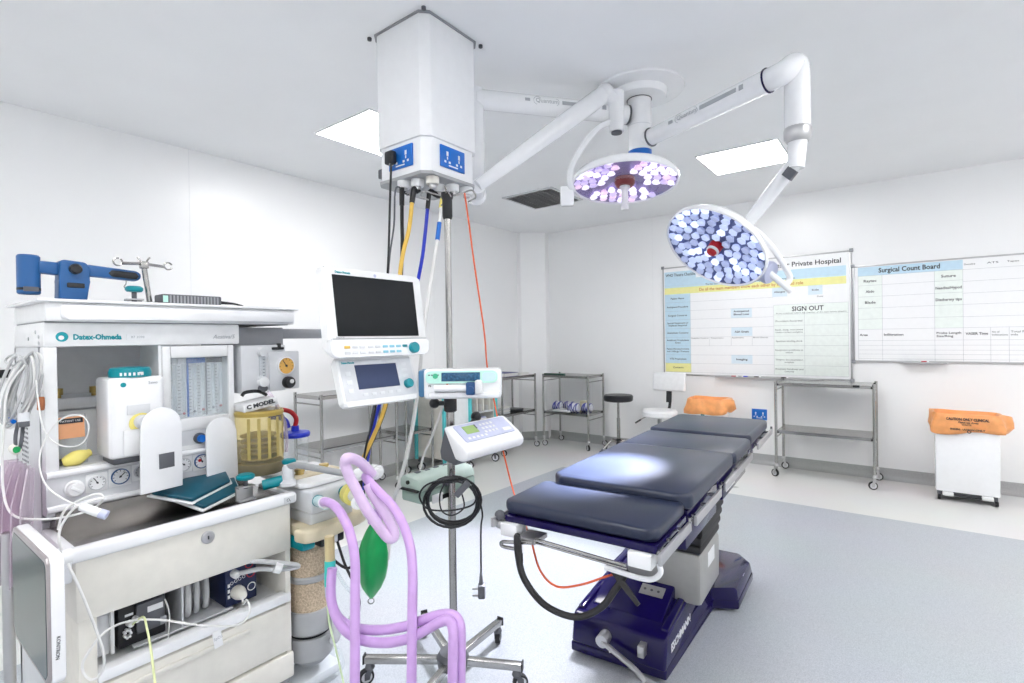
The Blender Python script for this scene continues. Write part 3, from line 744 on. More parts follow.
F = lamp_head(t, c2, n2, .272, LED, LEDBASE, 0, 5)
MB(axis_frame(rp, (-.6, .2, .25))).lathe([(.055, -.012), (.06, 0), (.05, .05)], 24).build('pivot_disc', LILG, t)
lamp_spot(c2, t2, SPOT_W[1], .36, (.95, .95, 1.0), t, .07)

# ------------------------------------------------------------------ steel trolleys
def castor(t, x, y, a, R=.036, top=.13, chrome=True):
    M = Matrix.Translation((x, y, 0)) @ Matrix.Rotation(a, 4, 'Z')
    m = MB(M); m.lathe([(.016, top-.030), (.020, top-.022), (.012, top)], 14)
    m.prism([(.004, R*.7), (.024, R*.7), (.024, R*1.5), (.010, top-.025), (-.006, top-.025)], -.015, -.0125, frame((0, 0, 0), (1, 0, 0), (0, 0, 1)))
    m.prism([(.004, R*.7), (.024, R*.7), (.024, R*1.5), (.010, top-.025), (-.006, top-.025)], .0125, .015, frame((0, 0, 0), (1, 0, 0), (0, 0, 1)))
    o = m.build('castor', ALU if chrome else DGREY, t)
    F = M @ frame((.014, 0, R), (1, 0, 0), (0, 0, 1))
    MB(F).lathe([(R*.72, -.011), (R*.97, -.011), (R, -.006), (R, .006), (R*.97, .011), (R*.72, .011)], 22, cap=False).build('tyre', RUBBER, o)
    MB(F).lathe([(0, -.009), (R*.74, -.009), (R*.74, .009), (0, .009)], 20, cap=False).build('wheel_hub', LGREY, o)
    return o
def trolley(label, x0, x1, y0, y1, zt, zs, ang=(0, 0, 0, 0), group='stainless steel trolleys', rails='x', badge=None):
    t = thing('instrument_trolley', label, 'trolley', ((x0+x1)/2, (y0+y1)/2, 0), group)
    r = .0125
    for i, (x, y) in enumerate(((x0+r, y0+r), (x1-r, y0+r), (x0+r, y1-r), (x1-r, y1-r))):
        MB().tube([(x, y, .11), (x, y, zt+.012)], r, 14, sm=False).build('leg', STEEL, t)
        castor(t, x, y, ang[i])
    for nm, z in (('top_tray', zt-.012), ('shelf', zs-.012)):
        m = MB(); m.box(x0+2*r, x1-2*r, y0+r*.6, y1-r*.6, z+.006, z+.010)
        m.box(x0+2*r, x1-2*r, y0+r*.5, y0+r*.9, z-.020, z+.010); m.box(x0+2*r, x1-2*r, y1-r*.9, y1-r*.5, z-.020, z+.010)
        m.box(x0+2*r, x0+2*r+.004, y0+r, y1-r, z-.020, z+.010); m.box(x1-2*r-.004, x1-2*r, y0+r, y1-r, z-.020, z+.010)
        m.box(x0+r, x0+3*r, y0+r*.5, y0+r*1.5, z-.018, z); m.box(x1-3*r, x1-r, y0+r*.5, y0+r*1.5, z-.018, z)
        m.box(x0+r, x0+3*r, y1-r*1.5, y1-r*.5, z-.018, z); m.box(x1-3*r, x1-r, y1-r*1.5, y1-r*.5, z-.018, z)
        m.build(nm, STEEL, t)
    for z in (zt-.075, zs-.075):
        if rails == 'x':
            for x in (x0+r, x1-r): MB().tube([(x, y0+r, z), (x, y1-r, z)], .006, 8, sm=False).build('end_rail', STEEL, t)
        else:
            for y in (y0+r, y1-r): MB().tube([(x0+r, y, z), (x1-r, y, z)], .006, 8, sm=False).build('end_rail', STEEL, t)
    if badge: MB().box(*badge).build('maker_plate', BLACK, t)
    return t
trolley('stainless steel two-tier trolley under the right end of the checklist whiteboard', -1.02, -.212, 5.52, 5.92, .915, .455, (2.6, 3.4, .3, .2), badge=(-.38, -.33, 5.517, 5.522, .895, .915))
trolley('stainless steel trolley at the left wall behind the monitor', -4.13, -3.72, 2.36, 3.15, .935, .505, (1.4, 1.2, .5, 1.0), rails='y', badge=(-3.722, -3.716, 2.60, 2.66, .92, .938))
trolley('short steel trolley at the left wall between monitor and white file cart', -4.13, -3.72, 3.24, 3.60, .90, .505, (1.4, 1.2, .5, 1.0), rails='y')
trolley('steel trolley in the corner at left wall with a blue book on top', -4.13, -3.74, 4.72, 5.42, .915, .475, (1.4, .3, .5, .4), rails='y')
trolley('steel trolley at the back wall corner with blue and white packs on shelf', -3.71, -3.04, 5.50, 5.92, .905, .445, (.4, 2.5, .3, .2))

# ------------------------------------------------------------------ things on the trolleys
def book(x0, x1, y0, y1, z, h, m, label, pages=True, group=None):
    t = thing('book', label, 'book', ((x0+x1)/2, (y0+y1)/2, z), group)
    MB().box(x0+.004, x1-.006, y0+.004, y1-.004, z+.003, z+h-.003).build('pages', PAPER, t)
    c = MB(); c.box(x0, x1, y0, y1, z, z+.003); c.box(x0, x1, y0, y1, z+h-.003, z+h); c.box(x0, x0+.004, y0, y1, z+.003, z+h-.003); c.build('cover', m, t)
book(-4.08, -3.80, 4.86, 5.12, .914, .045, BOOKB, 'thick dark blue book lying on the corner trolley')
book(-4.05, -3.79, 5.14, 5.34, .914, .030, PAPER, 'white paperback lying next to the blue book on the trolley')
tag(MB().box(-3.98, -3.80, 4.98, 5.22, .474, .505, .006).build('black_case', BLACK), 'flat black case on the lower shelf of the corner trolley', 'case')
for k in range(4):
    a = .12*(k-1.5)
    F = Matrix.Translation((-3.90, 4.86, .476+.021*k)) @ Matrix.Rotation(a, 4, 'Z')
    tag(MB(F).box(-.10, .10, -.085, .085, 0, .018, .002).build('wrapped_packet', PAPER if k % 2 else LGREY), ('lowest', 'second', 'third', 'topmost')[k]+' packet of the pale stack on the corner trolley shelf', 'packet', 'stacked packets')
PACKW = mat('pack_white', (.72, .73, .80), .5, noise=.15, scale=60)
def wrap(x, y, z, label, w=.14, r=.045):
    t = thing('wrapped_pack', label, 'pack', (x, y, z), 'blue and white packs')
    MB().tube([(x-w/2, y, z+r), (x-w/4, y+.003, z+r), (x+w/4, y-.003, z+r*.97), (x+w/2, y, z+r)], r, 14, 3, rr=lambda f: r*(.80+.2*math.sin(PI*f))).build('roll', PACKW, t)
    for k in range(5):
        MB().ring((x-w*.38+w*.19*k, y, z+r*.97), (1, 0, .35*(k % 3-1)), r*(.86+.12*math.sin(PI*(.12+.19*k))), .007, 18, 6).build('blue_tape', PACK, t)
    return t
wrap(-3.60, 5.70, .4435, 'small blue and white wrapped pack at left on the corner shelf', .12, .055)
wrap(-3.50, 5.82, .4435, 'dark blue wrapped pack behind the small pack on the corner shelf', .16, .05)
wrap(-3.30, 5.60, .4435, 'blue and white pack at the front middle of the corner shelf', .14, .058)
wrap(-3.18, 5.72, .4435, 'blue and white pack at the right end of the corner shelf', .13, .055)
tag(MB().prism([(-.13, -.10), (.12, -.11), (.14, .09), (-.10, .11)], 0, .02, Matrix.Translation((-3.45, 5.63, .4437)), .006).build('folded_sheet', WHITE), 'white folded sheet lying between the packs on the corner shelf', 'sheet')
tag(MB().box(-3.33, -3.25, 5.80, 5.85, .4437, .565, .003).build('small_carton', mat('carton', (.66, .62, .45), .7)), 'small beige carton standing behind the packs on the corner shelf', 'carton')
tag(MB().box(-3.69, -3.40, 5.52, 5.57, .904, .925, .004).build('green_tool_tray', mat('dark_green', (.02, .07, .05), .4)), 'thin dark green tray along the front of the corner trolley top', 'tray')

# file cart with teal uprights
t = thing('file_cart', 'white file cart with teal uprights and papers at the left wall', 'cart', (-3.86, 4.10, 0))
TEALU = mat('teal_upright', (.10, .55, .58), .4)
x0, x1, y0, y1 = -4.10, -3.66, 3.68, 4.53
for y in (y0, 3.80, 4.07, y1-.03):
    MB().box(x1-.03, x1, y, y+.03, .13, .93, .004).build('upright', TEALU, t)
for y in (y0, y1-.03): MB().box(x0, x0+.03, y, y+.03, .13, .93, .004).build('upright', TEALU, t)
MB().box(x0, x1-.03, y0+.03, y0+.04, .16, .90).build('side_panel', OFFW, t); MB().box(x0, x1-.03, y1-.04, y1-.03, .16, .90).build('side_panel', OFFW, t)
MB().box(x0+.01, x0+.02, y0+.03, y1-.03, .16, .92).build('back_panel', LGREY, t)
for z in (.18, .45, .58): MB().box(x0+.02, x1-.03, y0+.04, y1-.04, z-.012, z).build('shelf', LGREY, t)
MB().box(x0, x1, y0, y1, .93, .945, .004).build('top', WHITE, t)
MB().box(x1-.034, x1-.028, 3.83, 4.07, .18, .92).build('door', WHITE, t)
for i in range(11):
    y = 4.12+i*.036
    MB(Matrix.Translation((0, y, 0)) @ Matrix.Rotation(.06*math.sin(i*2.1), 4, 'X')).box(-4.0, -3.70-.01*(i % 3), -.007, .009, .582, .84+.015*(i % 2)).build('file', PAPER if i % 3 else OFFW, t)
for i in range(5):
    MB().box(-4.0, -3.70, 4.14+.01*i, 4.42-.012*i, .452+.014*i, .464+.014*i).build('paper_stack', PAPER if i % 2 else LILG, t)
for (x, y) in ((x1-.02, y0+.05), (x1-.02, 4.05), (x1-.02, y1-.05), (x0+.03, y0+.05), (x0+.03, y1-.05)): castor(t, x, y, .6, .045, .13, False)
for k in range(9):
    MB().ring((x1-.012, 4.545, .50+k*.045), (0, 0, 1), .016, .004, 12, 5).build('spiral_ring', WHITE, t)

# ------------------------------------------------------------------ stools and chair
def five_star(t, x, y, zc, R, n=5, a0=.3, m=STEEL, feet=False):
    for k in range(n):
        a = a0+2*PI*k/n; c, s = math.cos(a), math.sin(a)
        MB().tube([(x+c*.015, y+s*.015, zc), (x+c*R*.45, y+s*R*.45, zc+.015), (x+c*R*.85, y+s*R*.85, zc-.05), (x+c*R, y+s*R, .055)], .012, 10).build('base_leg', m, t)
        castor(t, x+c*R, y+s*R, a, .026, .07, False)
x, y = -2.70, 5.60
t = thing('stool', 'round black padded stool on chrome five-star base by the back wall', 'stool', (x, y, 0))
MB().lathe([(0, .620), (.155, .620), (.170, .632), (.172, .680), (.160, .694), (0, .698)], 32, Matrix.Translation((x, y, 0)), cap=False).build('seat', BLACK, t)
MB().cyl((x, y, .40), (x, y, .622), .014, n=14).build('gas_lift', STEEL, t); MB().cyl((x, y, .12), (x, y, .42), .020, n=14).build('column', STEEL, t)
MB().lathe([(.03, .10), (.03, .17), (.02, .18)], 16, Matrix.Translation((x, y, 0))).build('hub', BLACK, t)
five_star(t, x, y, .14, .21)
x, y = -2.16, 5.50
t = thing('chair', 'white padded swivel chair with a low backrest beside black stool', 'chair', (x, y, 0))
MB().lathe([(0, .495), (.175, .495), (.19, .51), (.192, .55), (.178, .567), (0, .571)], 32, Matrix.Translation((x, y, 0)), cap=False).build('seat', WHITE, t)
F = frame((x+.03, y+.22, .86), (.98, -.05, 0), (0, .12, 1)); MB(F).box(-.19, .19, -.105, .105, -.025, .025, .022, 3).build('backrest', WHITE, t)
MB().tube([(x+.03, y+.24, .80), (x+.03, y+.235, .60), (x+.02, y+.16, .515), (x, y+.02, .51)], .016, 10).build('back_post', BLACK, t)
F = frame((x+.03, y+.213, .70), (1, 0, 0), (0, .1, 1)); MB(F).box(-.03, .03, -.07, .07, -.006, .006).build('post_cover', BLACK, t)
MB().cyl((x, y, .12), (x, y, .53), .022, n=14).build('column', STEEL, t); MB().box(x-.05, x+.05, y-.06, y+.06, .50, .53, .008).build('mechanism', BLACK, t)
MB().tube([(x-.02, y-.05, .515), (x-.12, y-.12, .49), (x-.17, y-.155, .455)], .006, 8).build('lever', STEEL, t); MB().cyl((x-.155, y-.145, .467), (x-.205, y-.18, .43), .009, n=10).build('lever_grip', BLACK, t)
five_star(t, x, y, .13, .22, a0=.9)

# ------------------------------------------------------------------ waste bins
def bin_(x0, x1, y0, y1, zt, label, letters):
    t = thing('waste_bin', label, 'bin', ((x0+x1)/2, (y0+y1)/2, 0), 'white sack holders')
    m = MB(); m.box(x0, x1, y0, y1, .075, zt-.138, .008)
    m.build('body', WHITE2, t)
    m = MB(); m.box(x0+.012, x0+.03, y0+.02, y1, .02, .08); m.box(x1-.03, x1-.012, y0+.02, y1, .02, .08); m.box(x0+.02, x1-.02, y0+.03, y1-.02, .035, .075); m.build('base_frame', DGREY, t)
    MB().tube([(x0+.06, y0-.005, .058), (x1-.06, y0-.005, .052)], .008, 8, sm=False).build('pedal_bar', BLACK, t)
    for cx in (x0+.075, x1-.075): MB().box(cx-.035, cx+.035, y0-.022, y0+.012, .045, .075, .006).build('pedal', WHITE, t)
    for cx in (x0+.02, x1-.02): MB(frame((cx, y0+.02, .02), (0, 1, 0), (0, 0, 1))).lathe([(.02, -.01), (.02, .01)], 14).build('wheel', BLACK, t)
    # sack folded over the rim
    rnd = random.Random(int(x0*100)); n = 44
    m = MB(); bm = m.bm; rings = []
    prof = [(-.012, zt-.10), (.0, zt-.012), (.004, zt), (.012, zt-.003), (.018, zt-.02), (.024, zt-.07), (.028, zt-.11), (.022, zt-.150), (.012, zt-.152)]
    ph = [rnd.uniform(0, 6.28) for _ in range(6)]
    for j, (off, z) in enumerate(prof):
        ring = []
        for k in range(n):
            a = 2*PI*k/n; c, s = math.cos(a), math.sin(a)
            q = 1.0/max(abs(c), abs(s)); q = .97*q + .03
            hx = (x1-x0)/2; hy = (y1-y0)/2
            wob = (.009*math.sin(3*a+ph[0]+j*.5)+.009*math.sin(7*a+ph[1]-j*.6)+.006*math.sin(13*a+ph[2]+j*1.1))*min(1, max(0, j-1)/3)
            bulge = .055*max(0, c)**6*(1 if j in (4, 5, 6) else .4 if j > 2 else 0)
            X = (x0+x1)/2+c*q*hx+math.copysign(min(abs(c)*1.3, 1), c)*(off+wob)+bulge
            Y = (y0+y1)/2+s*q*hy+math.copysign(min(abs(s)*1.3, 1), s)*(off+wob)
            ring.append(bm.verts.new((X, Y, z+(.014*math.sin(2*a+ph[3])+.008*math.sin(5*a+ph[4]))*min(1, j/4)*(1 if j > 3 else .3))))
        rings.append(ring)
    for A, B in zip(rings, rings[1:]):
        for k in range(n): bm.faces.new((A[k], A[(k+1) % n], B[(k+1) % n], B[k]))
    s_ = m.build('sack', OBAG, t, smooth=80)
    MB().prism([(x0+.02, y0+.02), (x1-.02, y0+.02), (x1-.02, y1-.02), (x0+.02, y1-.02)], zt-.06, zt-.055).build('sack_inside', OBAG, t)
    if letters:
        F = lambda x, z: frame((x, y0-.042, z), (1, 0, 0), (0, -.06, 1))
        for s0, h0, dx, dz, b0, w0 in (('CAUTION ONLY CLINICAL', .028, .065, .046, .0014, .26), ('Please use gloves', .020, .14, .068, .0006, .12), ('WASTE', .018, .16, .086, .0003, .06), ('INCINERATION ONLY', .019, .09, .124, .0008, .21)):
            MB().text(s0, h0, F(x0+dx, zt-dz), bold=b0, squeeze=w0).build('lettering', INK, s_)
        MB().ring((x0+.205, y0-.044, zt-.132), (0, -1, 0), .011, .003, 16, 5).build('printed_ring', INK, s_)
    return t
bin_(.190, .580, 5.50, 5.76, .715, 'white sack holder with printed orange bag at the right end of back wall', True)
tb = bin_(-1.85, -1.50, 5.50, 5.78, .715, 'white sack holder with orange bag behind the head of operating table', False)
MB().box(-1.71, -1.675, 5.488, 5.4995, .54, .585).build('green_tab', TEAL, tb)

# ------------------------------------------------------------------ operating table
AT = math.radians(3.5)
MT = Matrix.Translation((-.82, 1.367, 0)) @ Matrix.Rotation(AT, 4, 'Z')
ot = thing('operating_table', 'operating table with navy pads, steel side rails and glossy navy base', 'operating table', (-.82, 1.367, 0))
def pad(u0, u1, v0, v1, z0, z1, cl=.05, rot=0.0):
    cr = .028
    poly = [(u0+cl, v0), (u1-cl*.7, v0), (u1, v0+cl*.7), (u1, v1-.02), (u1-.02, v1), (u0+.02, v1), (u0, v1-.02), (u0, v0+cl)]
    o = MB(MT).prism(poly, z0, z1, bev=.016, seg=3).build('pad', PADM, ot, smooth=50)
    return o
pad(-.270, .265, .0, .305, .795, .836, .035)
pad(-.245, .280, .285, 1.005, .806, .862, .05)
pad(-.250, .285, 1.015, 1.420, .806, .857, .02)
pad(-.262, .275, 1.455, 2.060, .806, .862, .03)
# frames below the pads
for (v0, v1, z0, z1) in ((-.005, .295, .772, .794), (.31, .735, .756, .805), (.75, 1.43, .756, .805), (1.46, 2.05, .768, .805)):
    m = MB(MT); m.box(-.245, -.205, v0, v1, z0, z1, .003); m.box(.225, .265, v0, v1, z0, z1, .003)
    m.box(-.21, .23, v0, v0+.03, z0, z1, .003); m.box(-.21, .23, v1-.03, v1, z0, z1, .003); m.box(-.21, .23, v0+.03, v1-.03, z1-.012, z1)
    m.build('pad_frame', NAVY, ot)
MB(MT).box(.215, .262, .30, .74, .675, .756, .006).build('side_beam', NAVY, ot); MB(MT).box(-.25, -.205, .30, .74, .655, .745, .006).build('side_beam', NAVY, ot)
MB(MT).box(.215, .262, .86, 1.38, .690, .745, .006).build('side_beam', NAVY, ot); MB(MT).box(-.25, -.205, .86, 1.38, .690, .745, .006).build('side_beam', NAVY, ot)
MB(MT).box(.262, .2635, .92, 1.10, .710, .742).build('rating_label', WHITE, ot)
MB(MT).box(-.2, .17, .50, 1.30, .675, .756, .01).build('top_carriage', NAVY, ot)
# side rails with their spacers
for sgn, u in ((1, .287), (-1, -.270)):
    for (v0, v1) in ((-.045, .26), (.325, .70), (.775, 1.42), (1.60, 2.13)):
        z = .775 if v0 < 0 else .770 if v0 < 1.5 else .782
        r_ = MB(MT).box(u-.005, u+.005, v0, v1, z-.016, z+.016, .002).build('side_rail', ALU, ot)
        for v in (v0+.05, (v0+v1)/2, v1-.05): MB(MT).cyl((u-sgn*.028, v, z), (u, v, z), .007, n=10).build('rail_spacer', STEEL, r_)
        MB(MT).cyl((u, v1-.012, z+.012), (u, v1-.012, z+.03), .006, n=10).build('rail_stop', STEEL, r_)
# foot end blocks, rods and loop
for u0, u1 in ((-.255, -.190), (.185, .255)):
    MB(MT).box(u0, u1, -.02, .04, .728, .771, .004).build('end_block', WHITE2, ot)
MB(MT).ball((-.262, -.01, .790), .018).build('end_knob', DGREY, ot); MB(MT).ball((-.268, .0, .760), .018).build('end_knob', ALU, ot)
MB(MT).box(-.19, -.12, -.02, .06, .722, .738, .003).build('clamp_plate', ALU, ot)
MB(MT).tube([(-.12, -.018, .742), (.18, -.018, .728)], .005, 8, sm=False).build('cross_rod', STEEL, ot); MB(MT).tube([(-.12, -.012, .728), (.18, -.012, .716)], .004, 8, sm=False).build('cross_rod', STEEL, ot)
MB(MT).tube([(-.13, -.02, .728), (-.19, -.045, .727), (-.225, -.05, .722), (-.228, -.045, .706), (-.19, -.03, .700), (-.165, -.03, .700)], .006, 10).build('wire_loop', STEEL, ot)
MB(MT).cyl((-.172, -.03, .66), (-.172, -.03, .735), .009, n=12).build('hose_stub', ALU, ot)
MB(MT).tube([(.10, .02, .690), (.20, .02, .684), (.245, .02, .690), (.268, .02, .715), (.262, .02, .740)], .008, 12).build('bent_tube', WHITE2, ot)
# column and bellows
MB(MT).prism([(-.175, .88), (.165, .88), (.165, 1.24), (-.175, 1.24)], .20, .43, bev=.022).build('column_cover', COLG, ot)
MB(MT).box(.1655, .167, 1.0, 1.12, .335, .40).build('column_label', WHITE, ot)
for k in range(6):
    z = .43+k*.041; e = -.004+.006*k
    MB(MT).prism([(-.175-e, .87-e), (.17+e, .87-e), (.17+e, 1.24+e), (-.175-e, 1.24+e)], z, z+.038, bev=.012).build('bellows_fold', RUBBER, ot)
# base
base = [(-.315, .585), (.098, .600), (.118, 1.28), (.235, 1.32), (.240, 1.70), (.165, 1.80), (-.37, 1.80), (-.445, 1.70), (-.440, 1.32), (-.325, 1.28)]
MB(MT).prism(base, .018, .060, bev=.008).build('base_skirt', NAVY, ot)
ins = [(-.295, .600), (.085, .615), (.100, 1.30), (.215, 1.345), (.218, 1.69), (.15, 1.78), (-.355, 1.78), (-.425, 1.69), (-.42, 1.345), (-.31, 1.30)]
MB(MT).prism([(x*.995, v) for x, v in base], .058, .120, bev=.012, top=.965).build('base_deck', NAVY, ot)
VZF = MT @ frame((0, 0, 0), (0, 1, 0), (0, 0, 1))
MB(VZF).prism([(.580, .058), (.604, .176), (.622, .186), (1.30, .256), (1.42, .256), (1.44, .058)], -.312, .100, bev=.014, seg=3).build('base_body', NAVY, ot)
for a, b in (((-.288, .635), (-.288, 1.33)), ((.076, .645), (.076, 1.33))):
    F = MT @ frame((a[0], a[1], .186), (b[0]-a[0], b[1]-a[1], .0705), (-(b[1]-a[1]), b[0]-a[0], 0))
    MB(F).box(0, .66, -.016, .016, -.012, .013, .010).build('base_ridge', NAVY, ot)
MB(VZF).prism([(.68, .16), (.69, .197), (.875, .268), (.99, .275), (.99, .16)], -.262, .052, bev=.010).build('base_hood', NAVY, ot)
F = MT @ frame((-.105, .845, .2455), (1, 0, 0), (0, .934, .358))
mp = MB(F).box(.02, .125, -.045, .012, .0105, .0135).build('service_plate', ALU, ot)
m = MB(F)
for du in (0.0, .03, .06): m.cyl((du+.04, -.016, .0125), (du+.04, -.016, .0150), .006, n=10)
m.build('plate_button', DGREY, mp)
MB().text('ESCHMANN', .046, MT @ frame((.1005, .655, .105), (0, 1, 0), (0, 0, 1)), t=.0012, bold=.0010, squeeze=.28).build('lettering', WHITE, ot)
MB(MT).box(.222, .2235, 1.50, 1.54, .085, .115).build('base_label', WHITE, ot)
# foot pedal and its crank
o = MB(MT).cyl((-.155, .60, .125), (-.155, .548, .122), .026, n=20).build('pedal_boss', ALU, ot)
MB(MT).tube([(-.155, .555, .12), (-.08, .54, .098), (-.005, .525, .074), (.045, .51, .050)], .011, 10).build('crank', ALU, o)
MB(MT).prism([(-.02, -.055), (.035, -.065), (.045, .02), (.0, .035)], -.005, .006, Matrix.Translation((.045, .50, .042)) @ Matrix.Rotation(.3, 4, 'X'), .003).build('pedal', MGREY, o)
MB(MT).box(-.005, .022, .555, .60, .105, .15, .003).build('catch', ALU, ot); MB(MT).cyl((-.13, .60, .075), (-.13, .575, .075), .004, n=8).build('rivet', WHITE, ot)
for (u, v) in ((-.25, .68), (.05, .68), (-.36, 1.6), (.17, 1.6)): MB(MT).cyl((u, v, 0), (u, v, .03), .03, n=16).build('base_foot', RUBBER, ot)
th = hose('table_hose', 'table_hose', .0105, RUBBER, 'black hose looping under the foot end of the operating table', head=[tuple(MT @ Vector((-.172, -.03, .69))), tuple(MT @ Vector((-.172, -.03, .662)))])
F = MT @ frame((.155, .03, .66), (1, 0, 0), (0, .4, 1))
MB(F).prism([(-.06, .03), (-.05, .038), (.0, .0), (.055, -.05), (.048, -.058), (-.01, -.014)], -.006, .006).build('strap', RUBBER, th)
hose('orange_lead', 'orange_lead', .0036, ORANGE, 'thin orange red lead from the drip stand hooks down to the table', 'lead')

# ------------------------------------------------------------------ anaesthesia machine (front faces +X)
am = thing('anaesthesia_machine', 'white anaesthesia machine with steel worktop, gauges and drawers at left', 'anaesthesia machine', (-2.2, .74, 0))
Y0, Y1, XF, XU, XB = .395, 1.058, -1.862, -2.11, -2.52
MB().box(XB, XU, Y0+.0, .985, 1.372, 1.449, .006).build('header', WHITE, am)
m = MB(); m.box(XB, XU+.03, Y0-.0, 1.205, 1.452, 1.512, .008); m.build('top_shelf', WHITE, am)
F = frame((XU+.031, .43, 1.482), (0, 1, 0), (0, 0, 1))
MB(F).prism([(.0, -.022), (.02, -.025), (.765, -.025), (.765, .022), (.0, .022)], -.004, .012, None, .008).build('shelf_nosing', WHITE2, am)
MB().box(XB, XU+.045, Y0-.02, 1.215, 1.511, 1.521, .004).build('top_lip', WHITE2, am)
m = MB(); m.box(XB+.05, XB+.35, .985, 1.20, 1.36, 1.44, .004); m.build('side_bracket', MGREY, am)
MB().box(XB+.01, XU-.004, .40, 1.19, 1.4485, 1.4525).build('gap_strip', MGREY, am)
m = MB()
for y in (Y0-.0006,):
    for (x, z) in ((-2.16, 1.405), (-2.20, 1.42), (-2.16, 1.385), (-2.30, 1.40)): m.cyl((x, y+.002, z), (x, y-.002, z), .006, n=10)
m.build('side_screw', LGREY, am)
# wordmark on the header
lt = MB(); lt.text('Datex-Ohmeda', .0240, FX((XU+.0008, .467, 1.395)), bold=.0010, squeeze=.128); lt.build('lettering', INKT, am)
m = MB(FX((XU+.0006, .440, 1.404))); m.lathe([(.0155, 0), (.0155, .001)], 24); m.build('emblem', INKT, am)
m = MB(FX((XU+.0010, .438, 1.401))); m.lathe([(.0070, 0), (.0070, .001)], 20); m.build('emblem_centre', WHITE, am)
MB().box(XU, XU+.0012, .610, .680, 1.393, 1.413).build('asset_label', WHITE2, am)
lt = MB(); lt.text('07 2098', .012, FX((XU+.0014, .622, 1.398))); lt.build('label_lettering', INKG, am)
lt = MB(); lt.text('Aestiva/5', .022, FX((XU+.0008, .885, 1.394)), squeeze=.082, shear=.3); lt.build('model_lettering', INKG, am)
# uprights, back, sides
MB().box(XU-.06, XU, Y0, .428, .986, 1.372, .004).build('upright', WHITE, am)
MB().box(XB, XU-.06, Y0, Y0+.018, .10, 1.372).build('side_panel', LGREY, am)
m = MB()
for k in range(26):
    for j in range(5): m.cyl((XB+.10+.02*j, Y0+.001, .78+.016*k), (XB+.10+.02*j, Y0-.0012, .78+.016*k), .0045, n=6)
o = m.build('vent_holes', DGREY, am); o['kind'] = 'stuff'
MB().box(XU-.055, XU-.045, Y0-.002, Y0+.02, .82, 1.372).build('side_seam', MGREY, am)
MB().box(XB, XB+.02, Y0, 1.075, .10, 1.372).build('back_panel', WHITE, am)
MB().box(-2.30, XU-.01, .706, .7145, .985, 1.372).build('niche_side', WHITE, am)
m = MB(); m.box(XB+.02, -2.30, .428, .715, 1.155, 1.195, .004); m.build('rear_ledge', WHITE, am)
m = MB(); m.box(-2.31, -2.30, .428, .715, .985, 1.15, .002); m.build('niche_panel', WHITE, am)
for y in (.47, .575): MB().lathe([(.011, 1.195), (.011, 1.205), (.016, 1.206), (.016, 1.228), (0, 1.229)], 14, Matrix.Translation((-2.33, y, 0)), cap=False).build('mount_stud', BRASS, am)
MB().box(XB+.02, XU-.005, .428, .715, .968, .985, .004).build('niche_floor', LGREY, am)
# flowmeter bank
m = MB(); x1 = XU
m.box(-2.20, x1, .715, .742, .985, 1.368, .004); m.box(-2.20, x1, .940, .962, .985, 1.368, .004); m.box(-2.20, x1, .742, .940, 1.325, 1.368, .004); m.box(-2.20, x1, .742, .940, 1.055, 1.10, .004); m.box(-2.20, x1, .742, .94, .985, 1.0)
m.build('flowmeter_frame', WHITE, am)
MB().box(-2.20, -2.165, .742, .940, 1.10, 1.325).build('flowmeter_back', mat('meter_back', (.86, .87, .88), .35), am)
for k, (y, cm) in enumerate(((.765, LGREY), (.795, LGREY), (.832, SOCKB), (.862, SOCKB), (.898, DGREY), (.925, DGREY))):
    MB().box(-2.165, -2.160, y-.014, y+.014, 1.302, 1.322).build('gas_label', cm, am)
    MB().tube([(-2.145, y, 1.105), (-2.145, y, 1.30)], .0065, 10, sm=False).build('flow_tube', CLEAR, am)
    m = MB()
    for j in range(15): m.box(-2.1645, -2.163, y-.013, y-.005+(.004 if j % 5 == 0 else 0), 1.112+.0127*j, 1.1135+.0127*j)
    m.build('scale_marks', INK, am, smooth=0)
    MB().ball((-2.145, y, 1.112+.004*k), .005).build('float', RED if k % 2 else DGREY, am)
MB().box(-2.164, -2.160, .812, .818, 1.10, 1.322).build('blue_divider', SOCKB, am); MB().box(-2.164, -2.160, .878, .882, 1.10, 1.322).build('grey_divider', MGREY, am)
MB().box(-2.125, -2.118, .742, .940, 1.10, 1.325).build('meter_window', CLEAR, am)
MB().box(-2.19, XU-.004, .715, .962, .985, 1.055).build('lower_panel', LGREY, am)
o = MB(FX((XU-.004, .832, 1.022))).lathe([(.020, 0), (.020, .012), (.017, .016)], 24).build('flow_knob', DGREY, am); MB(FX((XU-.004, .832, 1.022))).lathe([(.014, .014), (.014, .030), (.012, .033)], 20).build('knob_cap', SOCKB, o)
# gauge strip
MB().box(-2.16, XU+.0015, Y0-.001, .985, .845, .988, .004).build('gauge_panel', LGREY, am)
for z in (.975, .868): MB().tube([(XU+.004, Y0, z), (XU+.004, .98, z)], .011, 10, sm=False).build('chrome_trim', WHITE2, am)
def gauge(y, z, r, dial, ringm, a, par=am, x=XU, sq=True):
    F = FX((x, y, z))
    if sq: MB(F).box(-r*1.2, r*1.2, -r*1.25, r*1.25, 0, .004, .002).build('gauge_plate', WHITE, par)
    g = MB(F).lathe([(r, .0), (r, .010), (r*.9, .012), (r*.88, .008)], 28, cap=False).build('gauge', ringm, par)
    MB(F).lathe([(0, .0075), (r*.9, .0075)], 28, cap=False).build('dial', dial, g)
    m = MB(F); m.box(-.0012, .0012, -r*.2, r*.72, .0085, .0095, M=Matrix.Rotation(a, 4, 'Z')); m.lathe([(r*.13, .008), (r*.13, .0105)], 10)
    m.build('needle', INK, g)
    m = MB(F)
    for k in range(9):
        m.box(-.0009, .0009, r*.66, r*.82, .0078, .0085, M=Matrix.Rotation(-2.2+k*.55, 4, 'Z'))
    m.build('dial_marks', INK, g, smooth=0)
    return g
